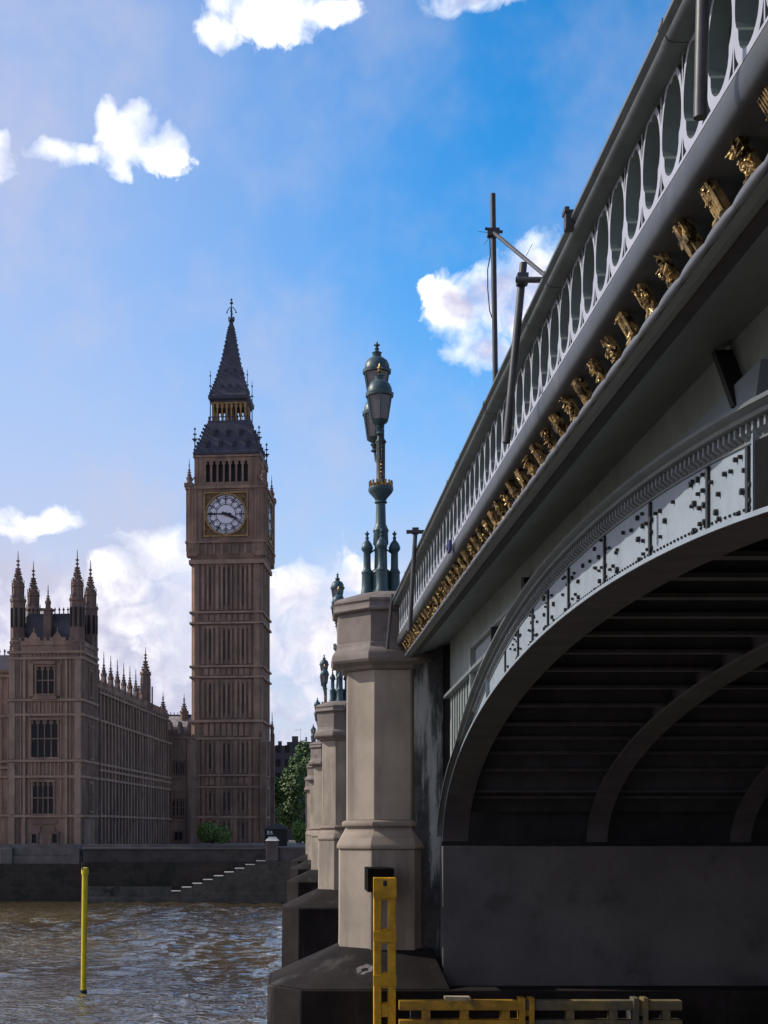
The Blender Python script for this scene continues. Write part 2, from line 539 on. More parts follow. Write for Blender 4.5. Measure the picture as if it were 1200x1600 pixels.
# pierced panels: one tile from a filled 2-d curve, repeated in one mesh
def tile_mesh(T=.49, z0=4.345, z1=4.975):
    cu = bpy.data.curves.new("tile", 'CURVE')
    cu.dimensions = '2D'
    cu.fill_mode = 'BOTH'
    cu.extrude = .055

    def poly(pts):
        s = cu.splines.new('POLY')
        s.points.add(len(pts) - 1)
        for p, (a, b) in zip(s.points, pts):
            p.co = (a, b, 0, 1)
        s.use_cyclic_u = True
    H = z1 - z0
    poly([(0, 0), (T, 0), (T, H), (0, H)])
    pts = []
    for i in range(36):                       # a tall trefoil with small cusps on its flanks
        a = 2 * math.pi * i / 36
        rx, rz = .222, .288
        x, z = math.cos(a) * rx, math.sin(a) * rz
        k = 1 - .13 * max(0, math.cos(3 * (a + math.pi / 2) + math.pi)) ** 8
        pts.append((T / 2 + x * k, H * .52 + z * k))
    poly(pts)
    for sx in (0, 1):                          # openings in the corners, small below and taller above
        X = lambda d: (sx * T + (d if sx == 0 else -d))
        poly([(X(.010), .022), (X(.085), .022), (X(.040), .075), (X(.010), .15)])
        poly([(X(.010), H - .012), (X(.115), H - .012), (X(.045), H - .09), (X(.010), H - .19)])
    o = bpy.data.objects.new("tile", cu)
    COL.objects.link(o)
    dg = bpy.context.evaluated_depsgraph_get()
    me = bpy.data.meshes.new_from_object(o.evaluated_get(dg))
    vs = [(v.co.z, v.co.x, v.co.y + z0) for v in me.vertices]
    fs = [tuple(p.vertices) for p in me.polygons]
    bpy.data.objects.remove(o)
    return vs, fs


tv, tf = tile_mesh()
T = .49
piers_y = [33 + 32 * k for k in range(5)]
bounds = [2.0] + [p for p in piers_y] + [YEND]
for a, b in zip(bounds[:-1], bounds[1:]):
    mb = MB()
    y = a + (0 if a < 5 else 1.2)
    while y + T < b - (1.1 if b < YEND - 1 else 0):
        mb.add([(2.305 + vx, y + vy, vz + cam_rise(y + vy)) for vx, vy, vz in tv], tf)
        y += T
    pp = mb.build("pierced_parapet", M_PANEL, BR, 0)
    pp.data.materials.append(M_BACK)               # pale on faces along the wall, darker green on the hole reveals
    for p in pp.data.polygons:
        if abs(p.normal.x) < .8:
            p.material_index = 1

# gold frieze: back plate, ornaments, bead
MB().sweepy([(2.54, 3.84), (2.64, 3.84), (2.64, 4.09), (2.54, 4.09)], YS, cam_rise).build("frieze_plate", M_DARK, BR, 0)
mb = MB()
y = 3.0
while y < 190:
    n, seg = 10, (6 if y < 40 else 4)
    st = .54 if y < 34 else 1.08
    rings = []
    for j in range(seg + 1):
        yy = y + st * j / seg
        rr = .023 + .013 * math.sin(math.pi * j / seg) ** .6
        rings.append([(2.405 + rr * math.cos(2 * math.pi * i / n), yy, 3.87 + rr * math.sin(2 * math.pi * i / n) + cam_rise(yy)) for i in range(n)])
    mb.loft(rings, cap=(y < 4))
    y += st
mb.build("beaded_edge", mat("bead_iron", (.13, .137, .155), .4, var=.12, scale=3, bump=.05), BR, 60)


def ornament(kind, y, dz, rnd):
    """a gilded console leaning in from under the moulding to the bead: s runs down it, t across, n outwards"""
    mb = MB()
    p0, p1 = Vector((2.30, y, 4.09 + dz)), Vector((2.42, y, 3.90 + dz))
    ax = p1 - p0
    nrm = Vector((-ax.z, 0, ax.x)).normalized() * -1
    W = .068

    def P(s_, t_, n_):
        return tuple(p0 + ax * s_ + Vector((0, t_, 0)) + nrm * n_)

    def slab(t0, t1, s0, s1, n0, n1):
        mb.loft([[P(s0, t0, n_), P(s0, t1, n_), P(s1, t1, n_), P(s1, t0, n_)] for n_ in (n0, n1)])
    slab(-W * .8, W * .8, 0, 1, -.05, -.01)
    if kind == 0:        # portcullis
        for k in range(5):
            a = -W + .002 + k * .029
            slab(a, a + .013, -.02, 1.06, -.011, .026)
        for k in range(4):
            slab(-W, W, .08 + k * .26, .17 + k * .26, -.012, .02)
    elif kind == 1:      # cross on a shield
        slab(-.02, .02, -.02, 1.06, -.011, .036)
        slab(-W - .012, W + .012, .36, .58, -.011, .034)
        slab(-W, -W + .02, 0, 1, -.011, .02)
        slab(W - .02, W, 0, 1, -.011, .02)
    elif kind == 2:      # fluted scroll
        for k in range(4):
            a = -W + .018 + k * .034
            mb.tube(P(0, a, 0), P(1, a, .01), .017, .014, 8)
        mb.tube(P(.95, -W, .02), P(.95, W, .02), .032, .032, 10)
    else:                # leafage: overlapping leaves and berries
        pass
    if True:
        for k in range(30 if kind == 3 else 15):
            c = Vector(P(rnd.uniform(0, 1.02), rnd.uniform(-W, W), rnd.uniform(-.008, .012)))
            d = Vector((rnd.uniform(-.6, .1), rnd.uniform(-1, 1), rnd.uniform(-1, .6))).normalized() * rnd.uniform(.025, .045)
            mb.tube(c - d, c + d, .017, .004, 6)
    return mb


rnd = random.Random(3)
y, k = 6.5, 0
kinds = [3, 0, 3, 2, 1, 3, 3, 2, 3, 3, 0, 3, 1]
BY = []
while y < 31.4:
    ornament(kinds[k % len(kinds)], y, cam_rise(y), rnd).build("gilded_bracket", M_GOLD, BR, 30)
    y += .535
    k += 1
mb = MB()
for a, b in zip(bounds[1:-1], bounds[2:]):
    y = a + 1.5
    while y < b - 1.2:
        mb.box(2.37, 2.54, y - .06, y + .06, 3.88 + cam_rise(y), 4.09 + cam_rise(y))
        y += .535
o = mb.build("bracket_row", M_GOLD, BR, 0)
o['kind'] = 'stuff'

# soffit and deck
sof = [(2.41, 3.835), (2.47, 3.83), (2.49, 3.85), (2.80, 3.95), (2.81, 3.965), (3.12, 4.06), (3.13, 4.09), (3.42, 4.17), (3.42, 4.3), (2.645, 4.3), (2.645, 3.98), (2.56, 3.86)]
MB().sweepy(sof, YS, cam_rise).build("cornice_soffit", mat("soffit_iron", (.15, .165, .165), .55, var=.12, scale=1.5, bump=.05), BR, 0)
MB().sweepy([(2.66, 4.31), (27.3, 4.31), (27.3, 4.55), (2.66, 4.55)], YS, cam_rise).build("deck", M_DARK, BR, 0)
MB().sweepy([(27.3, 3.8), (27.7, 3.8), (27.7, 5.2), (27.3, 5.2)], YS, cam_rise).build("north_parapet", M_PANEL, BR, 0)

# arches
def e_in(y, c=17.0, a=14.45, z0=-.31, b=2.9):
    u = min(1, abs((y - c) / a))
    return z0 + b * math.sqrt(1 - u * u)


def e_ext(y, c=17.0):
    a = 13.4 if y > c else 16.0
    u = min(1, abs((y - c) / a))
    return -.67 + 4.06 * math.sqrt(1 - u * u)


def ptop(y, c=17.0):
    return max(e_in(y, c) + .05, e_ext(y, c) - .25)


def mtop(y, c=17.0):
    return max(e_in(y, c) + .10, e_ext(y, c))


def ycurve(c, n=72):
    return [c - 14.44 * math.cos(math.pi * i / n) for i in range(n + 1)]


M_RMLD = mat('rib_moulding_iron', (.115, .128, .130), .5, var=.15, scale=2, bump=.08)
M_DENT = mat('dentil_iron', (.15, .17, .18), .5, var=.15, scale=2, bump=.08)


def arch(c, dz, detail):
    ys = ycurve(c)
    mb = MB()
    mb.loft([[(3.20, y, e_in(y, c) + dz), (3.20, y, e_in(y, c) - .03 + dz), (3.75, y, e_in(y, c) - .03 + dz), (3.75, y, e_in(y, c) + dz)] for y in ys])
    rib = mb.build("outer_arch_rib", M_RIB, BR, 30)
    mb = MB()
    mb.loft([[(3.18, y, e_in(y, c) + .004 + dz), (3.18, y, e_in(y, c) - .034 + dz), (3.198, y, e_in(y, c) - .034 + dz), (3.198, y, e_in(y, c) + .004 + dz)] for y in ys])
    mb.build("rib_edge", M_FASC, rib, 30)
    mb = MB()
    mb.loft([[(3.25, y, e_in(y, c) + .002 + dz), (3.25, y, ptop(y, c) + dz), (3.33, y, ptop(y, c) + dz), (3.33, y, e_in(y, c) + .002 + dz)] for y in ys])
    mb.build("fascia_plate", M_FASC, rib, 0)
    # crowning mould over the plate
    mb = MB()
    mb.loft([[(3.25, y, ptop(y, c) + dz), (3.235, y, ptop(y, c) + .004 + dz), (3.235, y, ptop(y, c) + .022 + dz), (3.25, y, ptop(y, c) + .026 + dz), (3.25, y, max(ptop(y, c) + .028, mtop(y, c) - .115) + dz), (3.15, y, max(ptop(y, c) + .03, mtop(y, c) - .105) + dz), (3.14, y, max(ptop(y, c) + .035, mtop(y, c) - .075) + dz), (3.09, y, max(ptop(y, c) + .04, mtop(y, c) - .065) + dz), (3.07, y, mtop(y, c) - .05 + dz), (3.07, y, mtop(y, c) - .02 + dz), (3.12, y, mtop(y, c) + dz), (3.42, y, mtop(y, c) + .01 + dz), (3.42, y, ptop(y, c) + dz)] for y in ys])
    mb.build("rib_moulding", M_RMLD, rib, 30)
    # spandrel web up to the soffit
    mb = MB()
    mb.loft([[(3.36, y, mtop(y, c) - .05 + dz), (3.36, y, 4.3 + cam_rise(y)), (3.41, y, 4.3 + cam_rise(y)), (3.41, y, mtop(y, c) - .05 + dz)] for y in ys])
    sw = mb.build("spandrel_web", M_SPAN, BR, 0)
    if not detail:
        return
    # dentils under the mould
    mb = MB()
    y = 6.0
    while y < 26:
        zt, zp = mtop(y) - .11, ptop(y)
        if zt - zp > .06:
            mb.loft([[(3.249, y - .035, zp + .03), (3.249, y + .035, zp + .03), (3.249, y + .035, zt - .005), (3.249, y - .035, zt - .005)], [(3.19, y - .02, zp + .07), (3.19, y + .02, zp + .07), (3.19, y + .022, zt - .005), (3.19, y - .022, zt - .005)]])
        y += .135
    mb.build("dentil_row", M_DENT, rib, 0)
    # joints and bolts
    joints = [4.3, 6.3, 8.3, 10.3, 11.3, 13.15, 15.1, 17.1, 18.5, 19.7, 21.0, 22.3]
    mj, mbolt = MB(), MB()
    for yj in joints:
        mj.box(3.226, 3.249, yj - .028, yj + .028, e_in(yj) + .02, ptop(yj) - .01)
    spots = [(.116, .71), (.19, .74), (.44, .75), (.62, .72), (.29, .505), (.31, .53), (.14, .24), (.21, .27), (.29, .12), (.31, .15), (.74, .87), (.76, .88), (.85, .89), (.92, .936),
             (.86, .65), (.936, .67), (.76, .50), (.785, .51), (.87, .40), (.94, .43), (.77, .11), (.79, .13), (.88, .16), (.95, .18), (.03, .2), (.03, .45), (.03, .7)]
    rr = random.Random(5)
    for a, b in zip(joints[:-1], joints[1:]):
        L = b - a
        for (p, q) in spots:
            if (L < 1.5 and rr.random() < .5) or rr.random() < .12:
                continue
            y = b - p * L + rr.uniform(-.02, .02)
            zi, zp = e_in(y), ptop(y)
            if zp - zi < .2:
                continue
            z = zi + (zp - zi) * (q + rr.uniform(-.03, .03))
            s = rr.choice([.016, .019, .025])
            mbolt.tube((3.251, y, z), (3.218, y, z), s * 1.05, s * .95, 6)
        y = a + .1
        while y < b - .05:                     # rivets just over the lower edge
            z = e_in(y) + .055
            mbolt.tube((3.251, y, z), (3.234, y, z), .014, .010, 6)
            y += .115
    mj.build("joint_strip", M_BOLT, rib, 0)
    mbolt.build("bolt_set", M_BOLT, rib, 0)
    # stiffeners across the fascia, then dark shapes in place of shaded gaps
    for yj in (10.05, 24.2):
        MB().box(3.19, 3.25, yj - .014, yj + .014, e_in(yj) + .01, ptop(yj) + .05).build("fascia_stiffener", M_FASC, rib, 0)
    n_ = 8
    MB().loft([[(3.20, y, e_in(y) + .012), (3.20, y, ptop(y) - .01), (3.247, y, ptop(y) - .01), (3.247, y, e_in(y) + .012)] for y in [8.3 + 1.72 * i / n_ for i in range(n_ + 1)]]).build("dark_recess_plate", mat("recess_black", (.010, .010, .011), .9, var=.3, bump=.1, spec=.03), rib, 0)  # black plate painted in as the shade of a recess
    for yj, w_ in ((6.4, .04), (10.9, .042)):
        zb_, zt_ = mtop(yj) + .05, 4.10 + cam_rise(yj)
        MB().loft([[(3.22, yj - w_ - .3, zb_), (3.22, yj + w_ - .3, zb_), (3.36, yj + w_ - .3, zb_), (3.36, yj - w_ - .3, zb_)], [(3.22, yj - w_ + .2, zt_), (3.22, yj + w_ + .2, zt_), (3.36, yj + w_ + .2, zt_), (3.36, yj - w_ + .2, zt_)]]).build("dark_web_bar", M_DARK, sw, 0)  # near-black slanted bars stand in for a shadowed gap
    MB().loft([[(3.24, 20.3, mtop(20.3) + .04), (3.24, 20.75, mtop(20.6) + .10), (3.36, 20.75, mtop(20.6) + .10), (3.36, 20.3, mtop(20.3) + .04)],
               [(3.24, 20.5, mtop(20.3) + .36), (3.24, 20.7, mtop(20.6) + .42), (3.36, 20.7, mtop(20.6) + .42), (3.36, 20.5, mtop(20.3) + .36)]]).build("dark_web_bar", M_DARK, sw, 0)  # dark block in place of a notch in the web
    # framed panels in the haunch: a rail under the web, a post, and a flat raised plate
    zr = lambda y: 3.02 - (y - 24.3) * .012
    MB().loft([[(3.22, y, zr(y) - .03), (3.22, y, zr(y) + .03), (3.37, y, zr(y) + .03), (3.37, y, zr(y) - .03)] for y in (24.0, 27.0, 31.6)]).build("haunch_rail", M_DENT, sw, 0)
    MB().loft([[(3.27, y, 3.40 + (22.5 - y) * -.005), (3.27, y, 3.46 + (22.5 - y) * -.005), (3.37, y, 3.46 + (22.5 - y) * -.005), (3.37, y, 3.40 + (22.5 - y) * -.005)] for y in (21.8, 26.9)]).build("haunch_rail", M_SPAN, sw, 0)
    MB().box(3.25, 3.37, 26.9, 27.0, 1.9, 3.46).build("haunch_post", M_SPAN, sw, 0)
    MB().box(3.24, 3.37, 23.9, 23.98, 2.8, 3.40).build("haunch_post", M_DARK, sw, 0)
    MB().box(3.33, 3.358, 24.2, 26.7, 3.07, 3.36).build("raised_plate", M_FASC, sw, 0)
    mb = MB()
    for i in range(9):
        y = 27.3 + i * .45
        if mtop(y) < 2.8:
            mb.box(3.335, 3.37, y - .06, y + .06, max(mtop(y), e_in(max(y - .06, 2.6))) + .03, 2.94)
    mb.build("fluted_panel", mat("dull_green_iron", (.13, .15, .145), .6, var=.15, scale=2, bump=.08), sw, 0)
    mb = MB()                                    # lapped plates that sit on the rib mould
    for (ya, yb_, h) in ((10.1, 13.2, .30), (13.6, 16.6, .10)):
        r_ = []
        for i in range(9):
            y = ya + (yb_ - ya) * i / 8
            hh = h * (1 - i / 8) + .03
            z = mtop(y)
            r_.append([(3.22, y, z - .02), (3.27, y, z + hh), (3.37, y, z + hh), (3.37, y, z - .02)])
        mb.loft(r_)
    mb.build("lapped_plate", M_FASC, sw, 30)


arch(17.0, 0.0, True)
for i, py in enumerate(piers_y):
    if i < 5:
        arch(py + 16.0, cam_rise(py + 16) - cam_rise(17), False)

# inner ribs and cross members of the first arch
ys = ycurve(17.0)
for k in range(1, 8):
    x0 = 3.2 + 3.15 * k
    mb = MB().loft([[(x0, y, e_in(y) - .05), (x0 + .45, y, e_in(y) - .05), (x0 + .45, y, e_in(y)), (x0, y, e_in(y))] for y in ys])
    mb.loft([[(x0 + .19, y, e_in(y) + .002), (x0 + .26, y, e_in(y) + .002), (x0 + .26, y, max(e_in(y) + .3, e_ext(y))), (x0 + .19, y, max(e_in(y) + .3, e_ext(y)))] for y in ys])
    mb.build("inner_arch_rib", M_RIB, BR, 30)
mb = MB()
i = 0
y = 3.4
while y < 31.3:
    z = e_in(y) + .06
    if i % 2 == 0:
        mb.box(3.76, 26, y - .10, y + .10, z, z + .05)
        mb.box(3.76, 26, y - .02, y + .02, z + .052, z + .5)
    else:
        mb.box(3.76, 26, y - .05, y + .05, z + .18, z + .23)
    y += .72 if y < 26 else .5
    i += 1
mb.build("cross_bracing", M_RIB, BR, 0)
mb = MB()
mb.loft([[(3.5, y, max(e_in(y) + .62, e_ext(y) + .2)), (26.5, y, max(e_in(y) + .62, e_ext(y) + .2)), (26.5, y, max(e_in(y) + .75, e_ext(y) + .3)), (3.5, y, max(e_in(y) + .75, e_ext(y) + .3))] for y in ys])
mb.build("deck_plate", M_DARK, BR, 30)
MB().box(3.2, 27, 1.9, 2.5, -10, 4.2 + cam_rise(2)).build("abutment", M_BASE, BR, 0)
MB().box(1.2, 28, YEND - 2, YEND + 3, -10, 4.2 + cam_rise(YEND)).build("abutment", M_GRAN, BR, 0)

# piers
def pier(i, yc):
    c = cam_rise(yc) - cam_rise(33) if i else 0.0
    xc, y0 = 2.13, yc - 33
    base = MB()
    f = yc - 2.4
    lo = [(-.65, f + 1.0), (.08, f), (27.5, f), (27.5, f + 4.8), (.08, f + 4.8), (-.65, f + 3.8)]
    lo2 = [(-.75, f + .95), (.04, f - .08), (27.5, f - .08), (27.5, f + 4.88), (.04, f + 4.88), (-.75, f + 3.85)]
    base.loft([[(x, y, -10.5) for x, y in lo2], [(x, y, -3.62) for x, y in lo], [(x, y, -3.40) for x, y in [(-.66, f + 1.0), (.08, f - .02), (27.5, f - .02), (27.5, f + 4.82), (.08, f + 4.82), (-.66, f + 3.8)]]])
    up = [(.95, yc - .55), (1.5, yc - 1.12), (3.0, yc - 1.12), (3.0, yc + 1.12), (1.5, yc + 1.12), (.95, yc + .55)]
    lo3 = [(-.60, f + 1.03), (.10, f + .03), (3.3, f + .03), (3.3, f + 4.77), (.10, f + 4.77), (-.60, f + 3.77)]
    base.loft([[(x, y, -3.395) for x, y in lo3], [(x, y, -2.62) for x, y in up]])
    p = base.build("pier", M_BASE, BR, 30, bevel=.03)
    if i == 0:
        sl = lambda x, y: (x, y, -3.395 + (y - f - .03) * (.775 / 1.25) + .004)
        rr = random.Random(9)
        ring = [(1.48 + .19 * math.cos(q * .449) * rr.uniform(.75, 1.15) + .08 * math.sin(q * .449), 31.24 + .17 * math.sin(q * .449) * rr.uniform(.7, 1.1)) for q in range(14)]
        ring2 = [(1.48 + (x - 1.48) * .45, 31.22 + (y - 31.24) * .4) for x, y in ring]
        mb = MB()
        n = len(ring)
        mb.add([sl(*q) for q in ring] + [sl(*q) for q in ring2], [(k, (k + 1) % n, n + (k + 1) % n, n + k) for k in range(n) if k not in (2, 9)])
        mb.build("lime_stain", mat("bird_lime", (.20, .175, .17), .9, var=.4, scale=6, bump=0), p, 0)
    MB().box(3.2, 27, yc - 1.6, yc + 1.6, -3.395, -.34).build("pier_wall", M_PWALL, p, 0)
    core = MB()
    core.box(2.62, 3.26, yc - 1.0, yc + 1.0, -3.39, 4.15 + c)
    core.build("pier_core", M_CORE, p, 0)
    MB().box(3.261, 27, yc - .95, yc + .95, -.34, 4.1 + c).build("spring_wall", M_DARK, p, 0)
    MB().oct(xc, yc, [(1.17, -2.85), (1.16, -2.2), (1.155, -.42)]).build("plinth", M_GRAN, p, 30, bevel=.015)
    MB().oct(xc, yc, [(1.14, -.42), (1.19, -.41), (1.205, -.36), (1.19, -.30), (1.12, -.16), (1.04, -.02), (1.0, .06), (1.0, .08), (1.07, .10), (1.085, .15), (1.07, .21), (1.0, .235), (.97, .24)]).build("base_moulding", mat("granite_moulding", (.27, .218, .175), .8, var=.16, scale=.9, bump=.35, bscale=60, bdist=.006, stain=(.2, .15, .12), stain_scale=1.4), p, 50, bevel=.008)
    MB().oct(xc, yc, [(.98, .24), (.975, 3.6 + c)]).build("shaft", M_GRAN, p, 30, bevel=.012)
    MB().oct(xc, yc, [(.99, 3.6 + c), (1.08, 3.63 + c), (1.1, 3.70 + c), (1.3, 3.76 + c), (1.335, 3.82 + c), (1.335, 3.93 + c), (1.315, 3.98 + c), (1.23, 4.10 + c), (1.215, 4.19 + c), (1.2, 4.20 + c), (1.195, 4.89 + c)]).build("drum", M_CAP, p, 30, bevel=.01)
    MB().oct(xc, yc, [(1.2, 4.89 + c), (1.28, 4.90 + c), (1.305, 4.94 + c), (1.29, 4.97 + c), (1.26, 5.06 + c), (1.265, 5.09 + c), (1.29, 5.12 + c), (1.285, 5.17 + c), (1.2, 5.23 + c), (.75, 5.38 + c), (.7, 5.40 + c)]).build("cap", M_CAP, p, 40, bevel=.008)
    return c


PC = [pier(i, y) for i, y in enumerate(piers_y)]

# ------------------------------------------------------------------ lamp standards on the piers
def lantern(root, cx, cy, zb, s=1.0, finial_m=M_GOLD):
    """hexagonal lantern, zb = underside of the glazed body"""
    mb = MB().oct(cx, cy, [(.04, zb - .34), (.09, zb - .31), (.05, zb - .26), (.07, zb - .2), (.10, zb - .16), (.06, zb - .12), (.17, zb - .04), (.19, zb), (.15, zb + .004)], 6)
    lan = mb.build("lantern", M_LAMP, root, 50)
    MB().oct(cx, cy, [(.165 * s, zb + .005), (.235 * s, zb + .52)], 6).build("glass", M_GLASS, lan, 0)
    fr = MB()
    k = 1 / math.cos(math.pi / 6)
    for i in range(6):
        a = math.pi / 6 + i * math.pi / 3
        fr.tube((cx + .168 * k * math.cos(a) * s, cy + .168 * k * math.sin(a) * s, zb), (cx + .24 * k * math.cos(a) * s, cy + .24 * k * math.sin(a) * s, zb + .53), .016, .018, 6)
    fr.build("glazing_bars", M_LAMP, lan, 0)
    MB().oct(cx, cy, [(.24 * s, zb + .521), (.285 * s, zb + .53), (.29 * s, zb + .60), (.255 * s, zb + .62), (.25 * s, zb + .70), (.20 * s, zb + .82), (.13 * s, zb + .88), (.10, zb + .89), (.10, zb + .98), (.115, zb + 1.0), (.06, zb + 1.03), (.03, zb + 1.05)], 12).build("lantern_roof", M_LAMP, lan, 40)
    mb = MB().oct(cx, cy, [(.03, zb + 1.05), (.055, zb + 1.09), (.025, zb + 1.13), (.05, zb + 1.17), (.022, zb + 1.22), (.008, zb + 1.28)], 8)
    mb.box(cx - .07, cx + .07, cy - .015, cy + .015, zb + 1.165, zb + 1.195)
    mb.build("finial", finial_m, lan, 40)
    return lan


def lamp(cx, cy, zb, label):
    root = thing("lamp_standard", label, "street lamp", (cx, cy, zb), 0, "lamp standards on the bridge piers")
    MB().oct(cx, cy, [(.24, zb), (.24, zb + .10), (.20, zb + .14), (.19, zb + .5), (.22, zb + .53), (.20, zb + .58), (.15, zb + .62), (.14, zb + 1.15), (.175, zb + 1.2), (.165, zb + 1.45), (.185, zb + 1.5), (.13, zb + 1.62), (.118, zb + 1.66), (.105, zb + 2.12), (.15, zb + 2.15), (.12, zb + 2.19), (.14, zb + 2.24), (.26, zb + 2.38), (.29, zb + 2.44), (.28, zb + 2.50), (.1, zb + 2.505)], 16).build("post", M_LAMP, root, 40)
    for i in range(4):
        a = i * math.pi / 2
        x, y = cx + .315 * math.cos(a), cy + .315 * math.sin(a)
        col = MB().oct(x, y, [(.15, zb), (.14, zb + .12), (.125, zb + .16), (.12, zb + .5), (.135, zb + .54), (.10, zb + .6), (.085, zb + .64), (.08, zb + 1.0), (.10, zb + 1.03), (.13, zb + 1.07), (.135, zb + 1.11), (.10, zb + 1.2), (.05, zb + 1.27), (.03, zb + 1.30), (.045, zb + 1.34), (.02, zb + 1.38), (.045, zb + 1.43), (.02, zb + 1.47), (.008, zb + 1.5)], 12)
        col.tube((x, y, zb + .93), (cx + .1 * math.cos(a), cy + .1 * math.sin(a), zb + 1.1), .018, .018, 6)
        col.box(x - .05, x + .05, y - .014, y + .014, zb + 1.42, zb + 1.45)
        col.build("side_column", M_LAMP, root, 40)
    gal = MB()
    for i in range(16):
        a = i * math.pi / 8
        gal.box(cx + .255 * math.cos(a) - .022, cx + .255 * math.cos(a) + .022, cy + .255 * math.sin(a) - .022, cy + .255 * math.sin(a) + .022, zb + 2.5, zb + 2.64)
    gal.oct(cx, cy, [(.235, zb + 2.5), (.235, zb + 2.57)], 16)
    gal.build("crown_gallery", mat("dull_gilding", (.34, .21, .07), .45, metal=.6, var=.3, scale=10, bump=.2), root, 0)
    sh = MB().oct(cx, cy, [(.13, zb + 2.57), (.10, zb + 2.66), (.10, zb + 3.5), (.13, zb + 3.55), (.08, zb + 3.62), (.075, zb + 4.3), (.12, zb + 4.36)], 12)
    bd = MB()
    for i in range(9):
        bd.ball((cx, cy - .112, zb + 2.75 + i * .085), .026, 6)
    bd.build('bead_row', M_GOLD, root, 40)
    sh.build("gilded_shaft", mat("bronze_shaft", (.05, .055, .05), .5, var=.4, scale=14, bump=.2, stain=(.22, .14, .05), stain_scale=9, stain_lo=.58, stain_hi=.68), root, 40)
    arm = MB()
    for s, dx in ((-1, -.07), (1, -.10)):
        pts = [(cx, cy, zb + 3.2), (cx + dx * .3, cy + s * .25, zb + 3.12), (cx + dx * .8, cy + s * .55, zb + 3.25), (cx + dx, cy + s * .72, zb + 3.5)]
        for p, q in zip(pts[:-1], pts[1:]):
            arm.tube(p, q, .035, .03, 8)
    arm.build("bracket_arm", M_LAMP, root, 0)
    lantern(root, cx - .07, cy - .72, zb + 3.84, 1.08)
    lantern(root, cx - .10, cy + .72, zb + 3.84)
    lantern(root, cx - .09, cy, zb + 4.60, 1.12, M_LAMP)


names = ["teal iron triple lantern lamp standard on the nearest stone pier",
         "teal lamp standard half hidden behind the nearest pier, on the second pier",
         "small teal lamp standard on the third pier, its lantern against the cloud",
         "tiny lamp standard on the fourth pier from the front",
         "faintest and farthest lamp standard, on the last pier before the far bank"]
for i, y in enumerate(piers_y):
    lamp(1.93, y, 5.40 + PC[i], names[i])

# ------------------------------------------------------------------ yellow fenders on the near pier
F1 = thing("fender_post", "upright yellow slotted steel fender post against the nearest pier", "fender", (1.84, 30.1, WATER))
mb = MB()
x0, x1, y0, y1 = 1.61, 2.07, 29.98, 30.30
zt = -.98
slots = [(-1.45, -2.05), (-2.36, -2.98), (-3.30, -3.62), (-3.9, -4.5), (-4.9, -5.6), (-6, -7)]
mb.box(x0, x0 + .155, y0, y1, -10, zt)
mb.box(x1 - .155, x1, y0, y1, -10, zt)
edges = [zt] + [e for s in slots for e in s] + [-10]
for a, b in zip(edges[0::2], edges[1::2]):
    mb.box(x0 + .155, x1 - .155, y0 + .012, y1, b, a - .002)
mb.build("channel", M_YEL, F1, 0, bevel=.012)
for za, zb_ in ((-1.41, -1.0), (-2.33, -2.1), (-3.24, -3.02)):
    MB().box(x0 - .012, x1 + .012, y0 - .03, y0 - .001, za, zb_).build("strap_plate", M_YEL, F1, 0, bevel=.006)
MB().box(1.80, 1.88, y0 - .036, y0 - .031, -1.16, -1.04).build("lifting_hole", M_BOLT, F1, 0)
MB().box(1.5, 2.05, 30.31, 31.86, -1.3, -.80).build("shadow_block", mat("shadow_black", (.010, .0095, .009), .95, var=.3, bump=.2, spec=.03), F1, 0)  # black block stands in for the shadow behind the post's head
F2 = thing("fender_beam", "long horizontal yellow fender beam, greyer to the right, along the pier under the arch", "fender", (5, 30.0, WATER))
mb = MB()
yb0, yb1 = 29.75, 30.05
xa, xb = 2.12, 8.0
M_FY = mat("worn_yellow_beam", (.42, .225, .02), .6, var=.3, scale=3, bump=.2, bscale=20, stain=(.17, .10, .03), stain_scale=2.0, stain_lo=.52, stain_hi=.68)
for za, zb_ in ((-3.73, -3.53), (-4.12, -3.93)):
    MB().box(xa, 4.68, yb0, yb1, za, zb_).build("rail_beam", M_FY, F2, 0, bevel=.012)
    MB().box(4.70, xb, yb0, yb1, za, zb_).build("rail_beam", M_FSHADE, F2, 0, bevel=.012)['label'] = "beam coloured greyer for the arch shade"
for x in (2.6, 3.4, 4.25):
    MB().box(x, x + .17, yb0 + .03, yb1 - .03, -3.93, -3.73).build("spacer", M_FY, F2, 0)
for x in (4.62, 6.98):
    MB().box(x, x + .11, yb0 - .05, yb1 + .02, -4.4, -3.47).box(x + .20, x + .30, yb0 - .05, yb1 + .02, -4.4, -3.47).box(x + .11, x + .2, yb0 + .02, yb1 - .02, -3.85, -3.68).build("joint_post", M_FY if x < 5 else M_FSHADE, F2, 0)
for x in (5.6, 6.5, 7.6):
    MB().box(x, x + .16, yb0 + .03, yb1 - .03, -3.93, -3.73).build("spacer", M_FSHADE, F2, 0)
MB().box(3.1, 3.62, yb0 + .02, yb1 + .2, -3.529, -3.48).build("top_plate", mat("bleached_plank", (.42, .33, .22), .8, var=.3, scale=6, bump=.2), F2, 0)
mb = MB()
for x in (2.4, 4.7, 7.0):
    mb.box(x, x + .2, 30.06, 30.62, -9.5, -3.75)
mb.build("rear_strut", M_DARK, F2, 0)

# ------------------------------------------------------------------ scaffold tubes on and over the parapet
def pt(px, py, Y):
    return ((px - 464) * Y / 2240, Y, (1298 - py) * Y / 2240)


